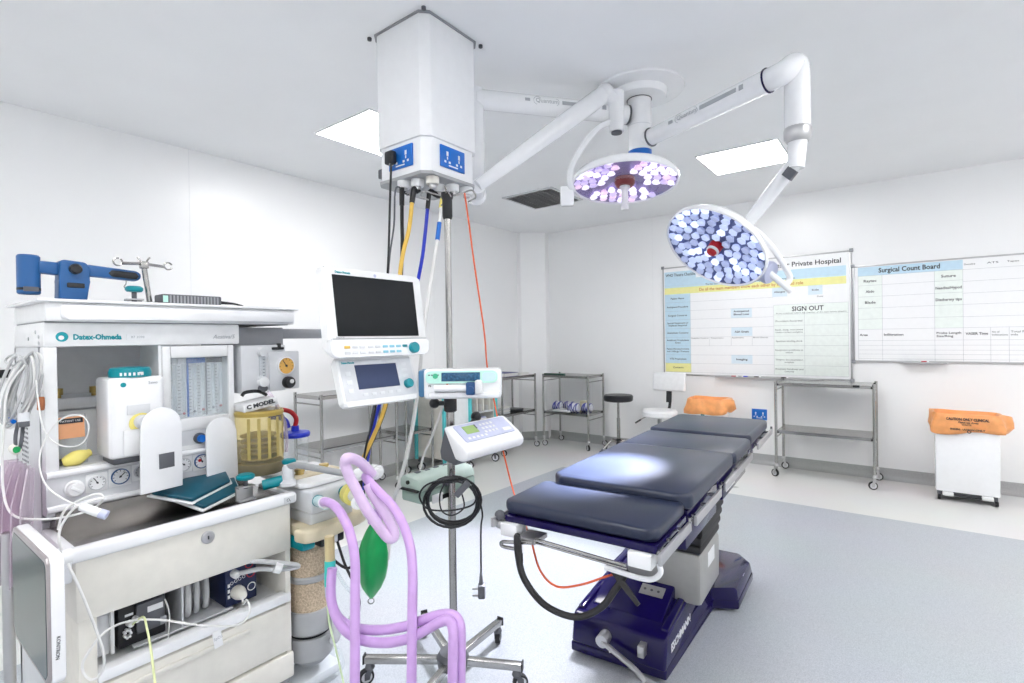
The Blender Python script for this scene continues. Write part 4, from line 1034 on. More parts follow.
o = MB(FX((XU, .462, .922))).lathe([(.026, 0), (.026, .006), (.022, .008), (.022, .026), (.019, .030)], 26).build('selector_knob', WHITE, am); MB(FX((XU, .462, .922))).box(-.005, .005, -.018, .018, .028, .036, .002, M=Matrix.Rotation(.9, 4, 'Z')).build('pointer', WHITE2, o)
gauge(.520, .928, .024, WHITE2, LGREY, .5); gauge(.583, .934, .026, WHITE2, BLUE, -.8); gauge(.645, .938, .024, mat('dial_grey', (.35, .36, .38), .5), LGREY, -.7)
gauge(.775, .935, .024, WHITE2, LGREY, .9); gauge(.836, .935, .026, WHITE2, BLUE, .3); MB(FX((XU+.0084, .828, .940))).lathe([(.006, 0), (.006, .001)], 12).build('red_mark', RED, am)
# worktop
MB().box(XB+.30, XF-.03, Y0+.02, Y1-.01, .775, .790, .002).build('steel_worktop', STEELB, am)
MB().box(XU-.06, XU+.012, Y0+.02, .985, .79, .856).build('worktop_upstand', STEELB, am)
m = MB(); m.box(XF-.03, XF+.012, Y0-.008, Y1+.012, .764, .806, .013, 3); m.build('front_rim', WHITE2, am)
MB().box(XU-.05, XF-.028, Y0-.006, Y0+.022, .764, .802, .008).build('side_rim', WHITE2, am); MB().box(XU, XF-.028, Y1-.012, Y1+.010, .764, .802, .008).build('side_rim', WHITE2, am)
MB().box(XF+.012, XF+.0135, 1.015, 1.058, .772, .796).build('rim_label', LGREY, am)
lt = MB(); lt.text('O,', .016, FX((XF+.0138, 1.024, .779))); lt.build('rim_lettering', INK, am)
# writing drawer, bay and drawers
MB().box(XU-.1, XF-.004, Y0+.012, Y1-.008, .588, .764, .008).build('drawer', OFFW, am)
lk = MB(FX((XF-.004, .755, .728))).lathe([(.021, 0), (.021, .004), (.017, .007), (0, .007)], 24, cap=False).build('lock', ALU, am); MB(FX((XF-.004, .755, .728))).box(-.002, .002, -.006, .006, .007, .0085).build('keyhole', INK, lk)
MB().box(XB+.02, XF-.012, Y0+.018, Y0+.062, .10, .590, .004).build('bay_side', OFFW, am)
MB().box(XB+.02, XF-.012, Y1-.03, Y1-.008, .10, .590, .004).build('bay_side', OFFW, am)
MB().box(XB+.05, XF-.02, Y0+.06, Y1-.028, .398, .412).build('bay_floor', WHITE, am)
MB().box(XF-.05, XF-.004, Y0+.06, Y1-.010, .392, .428, .008).build('bay_lip', WHITE2, am)
MB().box(XB+.04, XB+.05, Y0+.06, Y1-.03, .412, .59).build('bay_back', LGREY, am)
MB().box(-2.30, -1.93, .697, .703, .43, .59).build('bay_divider', LGREY, am); MB().box(-2.30, -1.925, .56, .86, .426, .431).build('bay_tray', LGREY, am)
MB().box(XB+.04, XF-.006, Y0+.022, Y1-.010, .208, .386, .008).build('drawer', OFFW, am)
o = MB().box(XF-.008, XF+.004, .52, .89, .345, .362, .006).build('drawer_lip', OFFW, am)
MB().box(XB+.04, XF-.002, Y0+.022, Y1-.004, .105, .200, .008).build('drawer', OFFW, am)
MB().box(XB, XF-.03, Y0, Y1-.004, .07, .104, .01).build('plinth', MGREY, am)
for x, y in ((XB+.06, Y0+.06), (XF-.09, Y0+.06), (XB+.06, Y1-.07), (XF-.09, Y1-.07)): castor(am, x, y, .8, .035, .075, False)
# suction regulator box on the right
MB().box(-2.25, XU, .990, 1.175, 1.172, 1.365, .004).build('regulator_box', LGREY, am)
MB().box(-2.14, XU+.004, 1.10, 1.236, 1.175, 1.338, .006).build('regulator_plate', LGREY, am)
g = gauge(1.172, 1.276, .038, GOLD, WHITE2, .6, am, XU+.004, False)
o = MB(FX((XU+.004, 1.180, 1.205))).lathe([(.025, 0), (.025, .02), (.021, .028), (.0, .028)], 24, cap=False).build('regulator_knob', BLACK, am); MB(FX((XU+.004, 1.184, 1.21))).lathe([(.009, .028), (.009, .031), (0, .031)], 16, cap=False).build('knob_mark', WHITE, o)
MB().tube([(XU+.012, 1.068, 1.225), (XU+.012, 1.068, 1.335)], .0125, 14, sm=False).build('oxygen_flow_tube', CLEAR, am)
m = MB(FX((XU+.012, 1.068, 0)));
for j in range(7): m.box(-.004, .004, 1.24+.013*j, 1.242+.013*j, .0126, .0135)
m.build('flow_marks', INK, am, smooth=0)
for z in (1.335, 1.225): MB(FX((XU, 1.068, z))).lathe([(.016, 0), (.016, .026)], 16).build('tube_end', LGREY, am)
MB(FX((XU, 1.07, 1.188))).lathe([(.016, 0), (.014, .024), (0, .024)], 16, cap=False).build('flow_valve', DGREY, am); MB(FX((XU, 1.068, 1.215))).lathe([(.018, 0), (.02, .03), (0, .034)], 16, cap=False).build('flow_knob', WHITE, am)
m = MB(); m.box(-2.12, -2.10, 1.115, 1.165, 1.345, 1.356, .003); m.box(-2.12, -2.10, 1.14, 1.152, 1.352, 1.372, .003); m.build('bracket_hook', BLACK, am)
tag(MB().tube([(XU+.02, 1.085, 1.175), (XU+.03, 1.115, 1.12), (XU+.02, 1.155, 1.04), (XU-.02, 1.185, .95), (-2.16, 1.20, .90)], .0075, 10).build('suction_tube', PINKC), 'pale pink clear tube running from the suction regulator to the bottle', 'tube')

# monitor arm of the machine
m = MB(); m.box(-2.35, -2.22, 1.19, 1.50, 1.392, 1.436, .006); m.build('monitor_arm', MGREY, am)
m = MB(); m.tube([(-2.28, 1.48, 1.41), (-2.0, 1.50, 1.41), (-1.70, 1.22, 1.42)], .024, 14); m.build('monitor_arm_link', LGREY, am)

# ------------------------------------------------------------------ bellows housing beside the flowmeters
t = thing('ventilator_bellows', 'amber see-through bellows canister right of the flowmeters', 'bellows canister', (-2.085, 1.045, .86))
F = Matrix.Translation((-2.085, 1.045, 0))
MB(F).lathe([(.088, .895), (.088, 1.10), (.084, 1.108), (.0, 1.110)], 36, cap=False).build('housing', AMBER, t)
MB(F).lathe([(.086, .855), (.090, .862), (.090, .897), (.086, .90)], 36).build('base', mat('bellows_base', (.20, .17, .10), .45), t)
for k in range(5):
    MB(F).lathe([(.045, .905+.022*k), (.070, .912+.022*k), (.070, .918+.022*k), (.045, .925+.022*k)], 28, cap=(k in (0, 4))).build('bellows_fold', mat('bellows_rubber', (.36, .31, .16), .5), t)
m = MB(F)
for k in range(6): m.box(.0885, .0895, -.006, .006, .92, 1.08, M=Matrix.Rotation(-.9+k*.42, 4, 'Z'))
m.build('scale_marks', mat('bellows_scale', (.45, .36, .12), .5), t, smooth=0)
MB(F).lathe([(.090, 1.085), (.092, 1.098), (.086, 1.106)], 36, cap=False).build('top_rim', mat('amber_rim', (.45, .33, .08), .3), t)
tag(MB(Matrix.Translation((-2.10, 1.03, 1.112)) @ Matrix.Rotation(.15, 4, 'X')).box(-.05, .06, -.065, .075, 0, .03, .006).build('transducer_block', WHITE), 'white block with black print lying on the amber canister', 'block')
lt = MB().text('C MODEL', .022, frame((-2.0385, .975, 1.116), (0, 1, .15), (0, -.15, 1)), bold=.001, squeeze=.115); tag(lt.build('block_lettering', INK), 'black lettering strip on the white block', 'lettering')
bl = bpy.data.objects['block_lettering']; tb_ = bpy.data.objects['transducer_block']
mw = Vector(bl.location); bl.parent = tb_; bl.location = mw-Vector(tb_.location)
for k in ('label', 'category'): del bl[k]
bl.name = 'lettering'
m = MB(); m.tube([(-2.10, .985, 1.165), (-2.10, 1.0, 1.178), (-2.10, 1.05, 1.178), (-2.10, 1.085, 1.160)], .007, 8); m.build('block_handle', BLACK, tb_)

# suction bottle with blue lid and red tube
t = thing('suction_bottle', 'clear suction bottle with a blue lid beside the amber canister', 'bottle', (-2.20, 1.265, .78))
F = Matrix.Translation((-2.20, 1.265, 0))
MB(F).lathe([(.045, .775), (.052, .785), (.056, .955)], 28, cap=True).build('jar', CLEAR, t)
MB(F).lathe([(.062, .950), (.064, .962), (.060, .970), (.03, .974), (0, .975)], 28, cap=False).build('lid', HBLUE, t); MB(F).lathe([(.018, .974), (.016, .998), (0, .998)], 16, cap=False).build('lid_port', HBLUE, t)
MB(F).lathe([(.05, .79), (.051, .83)], 24).build('paper_label', PAPER, t)
MB().box(-2.28, -2.13, 1.19, 1.34, .76, .776, .004).build('bracket', LGREY, t)
tag(MB().tube([(-2.20, 1.265, .995), (-2.195, 1.268, 1.03), (-2.21, 1.25, 1.062), (-2.23, 1.21, 1.075), (-2.24, 1.17, 1.07)], .010, 12).build('red_suction_tube', RED), 'thick red tube arching over the blue bottle lid', 'tube')
tag(MB().tube([(-2.225, 1.245, .99), (-2.225, 1.235, 1.02), (-2.235, 1.21, 1.04), (-2.25, 1.17, 1.045)], .012, 12).build('blue_suction_tube', HBLUE), 'short thick blue tube behind the red one at the bottle', 'tube')

# ------------------------------------------------------------------ things on the machine top
ZT = 1.521
t = thing('blue_arm_device', 'blue device with a cylinder, body and long arm standing on machine top', 'medical device', (-2.23, .50, ZT))
MB().lathe([(.026, 1.542), (.029, 1.546), (.029, 1.662), (.025, 1.667), (0, 1.668)], 28, Matrix.Translation((-2.23, .386, 0)), cap=False).build('cylinder', BLUE, t)
MB().lathe([(.0294, 1.554), (.0294, 1.562)], 28, Matrix.Translation((-2.23, .386, 0))).build('cylinder_label', BLACK, t)
MB(FX((-2.215, .386, 0))).box(-.017, .019, 1.550, 1.564, .010, .0165).build('rating_plate', DGREY, t)
F = FX((-2.23, .0, 0))
MB(F).prism([(.452, ZT), (.528, ZT), (.536, 1.59), (.538, 1.640), (.526, 1.656), (.465, 1.660), (.455, 1.650), (.455, 1.59)], -.03, .03, None, .008, seg=3).build('body', BLUE, t)
MB(F).prism([(.40, 1.612), (.46, 1.608), (.46, 1.650), (.40, 1.652)], -.018, .018, None, .008).build('left_arm', BLUE, t)
MB(F).prism([(.53, 1.612), (.675, 1.605), (.688, 1.614), (.690, 1.632), (.676, 1.642), (.53, 1.652)], -.016, .016, None, .008).build('right_arm', BLUE, t)
MB(F).prism([(.600, 1.615), (.672, 1.611), (.681, 1.622), (.672, 1.635), (.600, 1.638), (.590, 1.627)], .012, .019, None, .002).build('arm_insert', BLACK, t)
MB(F).lathe([(.017, .028), (.017, .045), (.013, .05), (0, .05)], 22, Matrix.Translation((.496, 1.630, 0)), cap=False).build('knob', BLACK, t)
MB(F).box(.474, .521, 1.568, 1.584, .028, .034, .006).build('slot', BLACK, t)
MB().box(-2.27, -2.19, .448, .532, ZT-.0005, ZT+.006, .002).build('foot', BLUE, t)
t = thing('hook_stand', 'short chrome stand with two ringed hooks on top of the machine', 'stand', (-2.20, .709, ZT))
MB().tube([(-2.20, .709, ZT), (-2.20, .692, 1.662)], .009, 12, sm=False).build('pole', STEEL, t); MB().lathe([(.022, ZT), (.018, ZT+.008), (.01, ZT+.012)], 18, Matrix.Translation((-2.20, .709, 0))).build('foot', STEEL, t)
MB().box(-2.212, -2.188, .679, .706, 1.650, 1.678, .005).build('hook_head', STEEL, t)
for s in (-1, 1):
    m = MB(); yy = .692+s*.065
    m.tube([(-2.20, .692+s*.012, 1.668), (-2.20, yy, 1.664)], .0055, 8, sm=False); m.ring((-2.20, yy+s*.013, 1.668), (1, 0, 0), .013, .003, 20, 7, a0=.4 if s > 0 else 1.3, a1=5.9 if s > 0 else 7.2)
    m.build('hook', STEEL, t)
for a in (-.02, .02):
    m = MB(); m.tube([(-2.20, .692+a*.4, 1.674), (-2.20+a*.5, .692+a*.5, 1.684), (-2.20+a*.6, .692+a*.8, 1.692)], .003, 8); m.build('small_hook', STEEL, t)
def screw_clamp(x, y, z, s, label, leg=.03):
    t = thing('screw_clamp', label, 'clamp', (x, y, z), 'teal headed screw clamps')
    m = MB(); m.box(x-.018, x+.018, y-.031*s, y+.031*s, z, z+.006, .002); m.box(x-.018, x-.008, y-.031*s, y+.031*s, z+.004, z+leg, .002); m.box(x-.018, x+.014, y-.031*s, y+.031*s, z+leg-.006, z+leg, .002); m.build('bracket', ALU, t)
    MB().cyl((x, y, z+leg-.01), (x, y, z+leg+.028), .008, n=12).build('screw', DGREY, t)
    MB().lathe([(.0, z+leg+.022), (.026*s, z+leg+.024), (.032*s, z+leg+.030), (.032*s, z+leg+.038), (.024*s, z+leg+.044), (0, z+leg+.044)], 26, Matrix.Translation((x, y, 0)), cap=False).build('knob', TEAL, t)
screw_clamp(-2.18, .655, ZT, .85, 'small teal headed screw clamp on top of the machine', .018)
screw_clamp(-1.955, .925, .791, 1.0, 'teal headed screw clamp standing on the front of the steel worktop', .055)
tag(MB().tube([(-2.225, .645, 1.608), (-2.225, .645, 1.595), (-2.225, .639, 1.583), (-2.225, .647, 1.577), (-2.225, .653, 1.583)], .0022, 6).build('wire_hook', STEEL), 'thin wire hook hanging from the blue arm', 'hook')
t = thing('power_adapter', 'ribbed dark grey power adapter with a cable on machine top', 'adapter', (-2.16, .82, ZT))
MB().box(-2.20, -2.12, .722, .925, ZT, ZT+.036, .006).build('case', DGREY, t)
for k in range(15): MB().box(-2.1205, -2.1175, .745+.0115*k, .751+.0115*k, ZT+.004, ZT+.032).build('rib', MGREY, t)
MB().box(-2.12, -2.1185, .724, .740, ZT+.006, ZT+.03).build('green_label', MINT, t)
MB().tube([(-2.15, .925, ZT+.015), (-2.15, .952, ZT+.014), (-2.15, .985, ZT+.012), (-2.15, 1.02, ZT+.005)], .0045, 8, rr=lambda f: .007-.004*f).build('cable', BLACK, t)

# vaporizer
t = thing('vaporizer', 'white vaporizer with a teal dial on top inside machine niche', 'vaporizer', (-2.09, .615, .99))
MB().prism([(-2.17, .535), (-2.04, .535), (-2.03, .545), (-2.03, .685), (-2.04, .695), (-2.17, .695)], 1.005, 1.268, bev=.012, seg=3).build('body', WHITE2, t)
MB().box(-2.16, -2.05, .55, .68, .984, 1.008, .004).build('base', DGREY, t)
MB().box(-2.30, -2.17, .57, .66, 1.15, 1.255, .006).build('manifold_bracket', LGREY, t)
MB().lathe([(.060, 1.268), (.060, 1.285), (.056, 1.297), (.05, 1.300), (0, 1.302)], 32, Matrix.Translation((-2.09, .612, 0)), cap=False).build('dial', TEAL, t)
m = MB()
for k in range(6): m.box(.0598, .0612, -.003, .003, 1.274, 1.284, M=Matrix.Translation((-2.09, .612, 0)) @ Matrix.Rotation(-.7+k*.2, 4, 'Z'))
m.prism([(-.006, .006), (.006, .006), (0, -.006)], 0, .001, FX((-2.029, .625, 1.279)));
m.build('dial_marks', WHITE, t)
MB(FX((-2.03, .575, 1.245))).lathe([(.008, 0), (.008, .0012)], 16).build('emblem', INKT, t)
lt = MB().text('Sevo', .014, FX((-2.0292, .645, 1.243))); lt.build('lettering', INKG, t)
MB(FX((-2.03, .616, 1.155))).box(-.033, .033, -.01, .022, 0, .003, .0015).build('grip_recess', LGREY, t)
MB(FX((-2.03, .622, 1.115))).lathe([(.034, 0), (.034, .004), (.02, .006)], 22).build('yellow_collar', YELP, t)
o = MB(FX((-2.03, .622, 1.12))).lathe([(.022, 0), (.024, .02), (.020, .038), (0, .040)], 22, cap=False).build('filler_cap', LGREY, t)
MB(FX((-2.03, .615, 1.0))).box(-.045, .055, .012, .098, 0, .012, .006).build('front_cover', WHITE, t)
MB(FX((-2.018, .63, 1.035))).lathe([(.008, 0), (.008, .002)], 14).build('drain_plug', MAROON, t); MB(FX((-2.018, .63, 1.015))).box(-.016, .016, -.004, .004, 0, .002).build('level_window', MAROON, t)

# bag with an orange label in the niche
t = thing('connector_bag', 'clear bag with orange label and yellow connector in the niche', 'bag', (-2.17, .475, .986))
MB(frame((-2.19, .475, .986), (0, 1, 0), (-.12, 0, 1))).box(-.042, .042, 0, .162, -.002, .010, .003).build('film', CLEAR, t)
MB(frame((-2.178, .475, .986), (0, 1, 0), (-.12, 0, 1))).box(-.036, .036, .086, .156, -.001, .001).build('orange_label', mat('label_orange', (.85, .42, .22), .5), t)
MB(frame((-2.1765, .475, .986), (0, 1, 0), (-.12, 0, 1))).box(-.03, .032, .135, .151, -.001, .001).build('label_strip', INK, t)
lt = MB().text('PATIENT USE', .009, frame((-2.1885, .448, 1.125), (0, 1, 0), (-.12, 0, 1))); lt.build('lettering', WHITE, t)
MB().tube([(-2.155, .445, 1.002), (-2.15, .47, 1.008), (-2.15, .49, 1.015), (-2.16, .515, 1.02)], .02, 14, 4, rr=lambda f: .012+.012*math.sin(PI*min(1, f*1.1))).build('yellow_connector', YELP, t)
MB().cyl((-2.158, .432, 1.0), (-2.155, .447, 1.004), .011, n=12).build('connector_tip', BLACK, t)

# white padded supports standing on the worktop
def support(label, y0, y1, z0, z1, xb, lean, o, poly, square):
    t = thing('padded_support', label, 'support', (xb, (y0+y1)/2, .791), 'white supports with teal pads')
    w = y1-y0; h = z1-z0; R = w*.5
    pts = [(-w*.55, 0), (w*.50, 0)] + [(w*.5*math.cos(a), h-R+R*math.sin(a)) for a in [k*PI/12 for k in range(13)]]
    F = frame((xb, (y0+y1)/2, z0), (-.14, 1, 0), (-lean, .05, 1))
    MB(F).prism(pts, -.004, .004, bev=.003).build('back_plate', WHITE2, t)
    if square: MB(F).box(-.012, .036, h*.26, h*.44, .004, .007, .001).build('dark_square', DGREY, t)
    G = frame(o, (0, 1, 0), (-1, 0, .34))
    MB(G).prism(poly, 0, .007, bev=.002).build('base_plate', WHITE2, t)
    cx = sum(q[0] for q in poly)/len(poly); cy = sum(q[1] for q in poly)/len(poly)
    MB(G).prism([(cx+(a-cx)*.93, cy+(b-cy)*.93) for a, b in poly], .007, .022, bev=.006, seg=3).build('gel_pad', TEALP, t)
    return t
support('white arched support with teal pad, lower and further right on worktop', .840, .957, .845, 1.095, -2.072, .06, (-1.925, .765, .795), [(-.075, .14), (.0, 0), (.155, .06), (.175, .15), (.05, .16)], False)
support('white upright support with a dark square, nearer the vaporizer', .604, .730, .888, 1.165, -1.985, .02, (-1.950, .740, .822), [(-.10, .11), (.0, 0), (.165, .07), (.18, .15), (.03, .155)], True)

# ------------------------------------------------------------------ patient modules, hoses and plugs in the bay
t = thing('patient_module', 'black connector module with white labels in the open bay, left', 'module', (-2.05, .58, .431))
MB().box(-2.20, -1.945, .525, .655, .431, .585, .006).build('case', BLACK, t); MB().box(-2.20, -1.938, .505, .515, .430, .588, .002).build('side_plate', WHITE, t)
MB().box(-2.2, -1.95, .47, .505, .43, .57, .004).build('grey_unit', LGREY, t)
F = FX((-1.945, .525, .431))
MB(F).box(.045, .125, .03, .125, 0, .012, .006).build('front_block', DGREY, t); MB(F).box(.075, .118, .09, .108, .012, .014).build('white_label', WHITE, t); MB(F).box(.018, .04, .095, .102, .0, .0014).build('small_label', LGREY, t)
for k in range(3): MB(F).box(.012+.036*k, .036+.036*k, .142, .152, 0, .003).build('blue_port', SOCKB, t)
m = MB(F)
for k in range(7): m.lathe([(.004, 0), (.004, .014)], 8, Matrix.Translation((.022+.008*math.cos(k*.9), .045+.012*math.sin(k*.9), 0)))
m.build('pins', WHITE, t)
for k, (a, b) in enumerate(((.028, .075), (.044, .082))): MB(F).lathe([(.010, 0), (.008, .02), (0, .022)], 14, Matrix.Translation((a, b, .004)), cap=False).build('port', WHITE, t)
MB(F).box(.11, .128, .035, .06, .012, .014).build('window', MGREY, t)
t = thing('patient_module', 'dark blue connector module with white plugs in the open bay, right', 'module', (-2.05, .89, .431))
MODB = mat('dark_blue_module', (.012, .02, .07), .35)
MB().box(-2.20, -1.935, .838, .95, .431, .588, .004).build('case', MODB, t)
F = FX((-1.935, .838, .431))
for a, b, m_ in ((.092, .045, WHITE), (.085, .13, RED), (.09, .095, RED)):
    MB(F).ring((a, b, .001), (0, 0, 1), .014, .0018, 18, 6).build('port_ring', m_, t)
m = MB(F)
for k in range(4): m.ring((.022+.014*k, .082+.003*k, .001), (0, 0, 1), .005, .001, 12, 5)
for k in range(3): m.box(.008, .016, .03+.02*k, .042+.02*k, 0, .001)
m.build('port_marks', WHITE, t, smooth=0)
MB(F).box(.03, .06, .145, .155, 0, .003).build('blue_port', SOCKB, t)
o = MB(F).lathe([(.024, 0), (.024, .016), (.019, .034), (.013, .05), (0, .05)], 20, Matrix.Translation((.040, .045, 0)), cap=False).build('round_plug', OFFW, t)
MB(F).lathe([(.014, 0), (.014, .022), (.008, .03)], 16, Matrix.Translation((.030, .115, 0))).build('grey_plug', WHITE, t)
t = thing('coiled_hose', 'coil of grey hose resting in the bay between the two modules', 'hose', (-2.02, .77, .431))
for k, (x, y, R) in enumerate(((-1.955, .735, .070), (-1.965, .765, .070), (-1.975, .80, .066))):
    MB().ring((x-.04, y, .431+.009+R), (.28, 1, 0), R, .0095, 32, 10).build('turn', CABLE, t)
c = tag(MB().tube([(-1.93, .825, .585), (-1.90, .86, .598), (-1.86, .92, .590), (-1.82, .985, .570), (-1.80, 1.03, .553), (-1.805, 1.035, .541), (-1.83, .985, .545), (-1.87, .93, .555), (-1.905, .885, .550), (-1.922, .868, .546)], .0085, 10).build('cuff_hose', CABLE), 'grey cuff hose doubled over, sticking out of the bay at right', 'hose')
MB().cyl((-1.832, .965, .562), (-1.822, .985, .552), .0215, n=14).build('clip', WHITE, c)
h = hose('monitor_cable', 'lowcable', .0033, WCABLE, 'long pale cable looping in front of the drawers from the dark blue module', 'cable', head=[(-1.888, .876, .474), (-1.868, .868, .455)])
F = frame((-1.76, .735, .44), (0, 1, .1), (-.1, -.1, 1)); o = MB(F).box(-.013, .013, -.035, .018, -.001, .001).build('tag_label', WHITE, h)
lt = MB(F).text('SpO2', .012, Matrix.Translation((-.012, -.01, .0012))); lt.build('lettering', INKG, o)
hose('sampling_tubes', 'yellowtubes', .0030, mat('yellow_green_tube', (.72, .78, .42), .3), 'yellow green sampling tube running down from the black module', 'tube', head=[(-1.925, .556, .503)])
tag(MB().tube([(-1.93, .648, .545), (-1.915, .655, .50), (-1.915, .652, .44), (-1.90, .645, .40)], .002, 6).build('thin_lead', WCABLE), 'thin white lead dangling beside the black module', 'lead')

# ------------------------------------------------------------------ flat screen tilted at the machine's side
t = thing('side_screen', 'flat glass-fronted screen in white housing at the left side of the machine', 'screen', (-1.68, .31, .62))
F = frame((-1.68, .28, .7665), (1, 0, 0), (0, 0, 1))     # faces -Y
W, Hh = .365, .290; c = .03
poly = [(-W/2, -Hh/2+c), (-W/2+c, -Hh/2), (W/2-c*.6, -Hh/2), (W/2, -Hh/2+c*.6), (W/2, Hh/2-.012), (W/2-.012, Hh/2), (-W/2+.02, Hh/2), (-W/2, Hh/2-.02)]
MB(F).prism(poly, -.030, -.004, bev=.005).build('housing', WHITE2, t)
MB(F).prism([(x*.985, y*.985) for x, y in poly], -.006, .001, bev=.002).build('bezel', mat('taupe_bezel', (.36, .33, .34), .3, .3), t)
MB(F).prism([(x*.93, y*.91) for x, y in poly], .0005, .0022).build('glass', mat('screen_glass', (.035, .062, .066), .2), t)
lt = MB().text('KONTRON', .010, frame((-1.4968, .293, .735), (0, -.05, -1), (0, 1, -.05)), squeeze=.05); lt.build('lettering', INK, t)
MB().box(-1.86, -1.81, .308, .39, .73, .79, .006).build('mount_bracket', LGREY, t); MB().box(-1.93, -1.91, .29, .394, .70, .80, .006).build('mount_plate', LGREY, t)
MB().cyl((-1.70, .345, .842), (-1.70, .365, .842), .018, n=14).build('cable_clip', WHITE, t)

# cables, probe and sleeves hanging at the near side of the machine
hose('probe_cable', 'probecable', .0020, WCABLE, 'thin looping cable of the white finger probe', 'cable')
t = thing('finger_probe', 'white finger probe lying on the left end of the steel worktop', 'probe', (-1.92, .43, .84))
MB().tube([(-1.735, .395, .952), (-1.715, .415, .938), (-1.70, .435, .925)], .0115, 14, 4).build('shell', WHITE, t); MB().cyl((-1.706, .426, .931), (-1.696, .439, .9235), .012, n=14).build('blue_end', LILG, t)
hose('long_cable', 'longcable', .0030, WCABLE, 'long pale cable hanging in a wide loop left of the machine', 'cable')
t = thing('cable_bundle', 'bundle of coiled grey patient cables hanging at the left side', 'cable bundle', (-2.02, .335, 1.16))
rnd = random.Random(11)
VR = Vector((.796, .605, 0)); VZ = Vector((0, 0, 1)); VC = Vector((.605, -.796, 0))
for k in range(9):
    sm, sj = .030+.012*rnd.random(), .098+.02*rnd.random(); tilt = .30+.10*rnd.uniform(-1, 1)
    cc_ = Vector((-2.088, .350, 1.244))+VR*.014*rnd.uniform(-1, 1)+VZ*.012*rnd.uniform(-1, 1)+VC*(.004*k)
    pts = []
    for i in range(25):
        a = 2*PI*i/24*1.02; x = sm*math.sin(a); z = sj*math.cos(a)
        pts.append(cc_+VR*(x*math.cos(tilt)+z*math.sin(tilt))+VZ*(z*math.cos(tilt)-x*math.sin(tilt))+VC*.004*math.sin(3*a+k))
    MB().tube(pts, .0040, 8, sm=False).build('coil', CABLE if k % 3 else WCABLE, t)
MB().tube([(-2.02, .33, 1.335), (-2.09, .33, 1.352), (-2.16, .325, 1.345), (-2.17, .32, 1.33), (-2.08, .325, 1.318)], .003, 8).build('loop', CABLE, t)
MB().cyl((-1.975, .325, 1.19), (-1.972, .325, 1.165), .013, n=16).build('connector', LGREY, t); MB().cyl((-1.972, .325, 1.165), (-1.97, .325, 1.150), .0125, n=16).build('connector_end', DGREY, t)
MB().tube([(-2.03, .325, 1.17), (-2.05, .32, 1.12), (-2.04, .318, 1.09)], .0045, 8).build('dark_lead', DGREY, t); MB().tube([(-1.985, .325, 1.15), (-1.97, .32, 1.12), (-1.985, .318, 1.09)], .0045, 8).build('dark_lead', DGREY, t)
MB().ball((-2.045, .315, 1.083), .013).build('clip', OFFW, t); MB().ball((-1.995, .312, 1.083), .012).build('clip', OFFW, t); MB().cyl((-1.965, .31, 1.09), (-1.962, .306, 1.09), .009, n=14).build('green_clip', GREEN, t)
MB().tube([(-2.03, .372, 1.225), (-2.025, .372, 1.205), (-2.03, .372, 1.19)], .009, 10).build('orange_plug', mat('orange_plug', (.38, .13, .05), .5), t)
MB().tube([(-2.14, .32, 1.16), (-2.06, .318, 1.158)], .006, 8, sm=False).build('blue_lead', SOCKB, t)
t = thing('plastic_sleeves', 'pinkish clear plastic sleeves hanging below the cable bundle', 'sleeves', (-2.1, .32, .70))
for k in range(5):
    F = frame((-2.02-.055*k, .335-.006*k, .87), (1, -.35-.06*k, 0), (.10+.02*k, 0, 1))
    MB(F).prism([(-.085, -.17), (.07, -.18), (.085, .06), (.01, .155), (-.085, .14)], -.0015, .0015).build('sleeve', PINKC, t)
m = MB(); m.cyl((-2.065, .30, 0), (-2.065, .30, .84), .014, n=14)
t = thing('hanger_pole', 'grey pole at the far left edge below the plastic sleeves', 'pole', (-2.065, .30, 0))
m.build('pole', ALU, t); MB().lathe([(.08, 0), (.075, .02), (.02, .04)], 24, Matrix.Translation((-2.065, .30, 0))).build('foot', LGREY, t)

# ------------------------------------------------------------------ breathing system beside the machine
ab = thing('breathing_system', 'breathing system with grey block, cream tray and sandy absorber canister right of drawers', 'breathing system', (-1.92, 1.17, 0))
MB().box(-2.12, -1.80, 1.095, 1.30, .715, .805, .010, 3).build('valve_block', LGREY, ab)
MB().box(-2.10, -1.815, 1.10, 1.29, .672, .716, .006).build('lower_block', LGREY, ab)
m = MB(); m.prism([(-2.17, 1.085), (-1.86, 1.085), (-1.84, 1.12), (-1.85, 1.27), (-1.90, 1.34), (-2.17, 1.34)], .808, .828, bev=.006); m.build('top_plate', WHITE, ab)
MB().box(-1.99, -1.93, 1.10, 1.31, .826, .842, .006).build('cream_bar', CREAM, ab)
for y in (1.14, 1.25): MB().lathe([(.018, .840), (.016, .850), (.02, .853), (.02, .862), (0, .864)], 18, Matrix.Translation((-1.955, y, 0)), cap=False).build('brass_nut', BRASS, ab)
# cream tray with a front handle
m = MB(); m.box(-2.12, -1.815, 1.065, 1.345, .628, .672, .012); m.build('tray', CREAM, ab)
m = MB(); m.prism([(-1.83, 1.035), (-1.77, 1.05), (-1.755, 1.09), (-1.765, 1.16), (-1.78, 1.30), (-1.80, 1.345), (-1.84, 1.345)], .625, .675, bev=.012, seg=3); m.build('tray_front', CREAM, ab)
MB().box(-2.0, -1.80, 1.055, 1.115, .585, .628, .015).build('release_lever', TEAL, ab); MB().box(-2.0, -1.795, 1.13, 1.235, .582, .626, .008).build('latch', BLACK, ab); MB().box(-1.80, -1.788, 1.17, 1.20, .588, .622, .003).build('latch_plate', LGREY, ab)
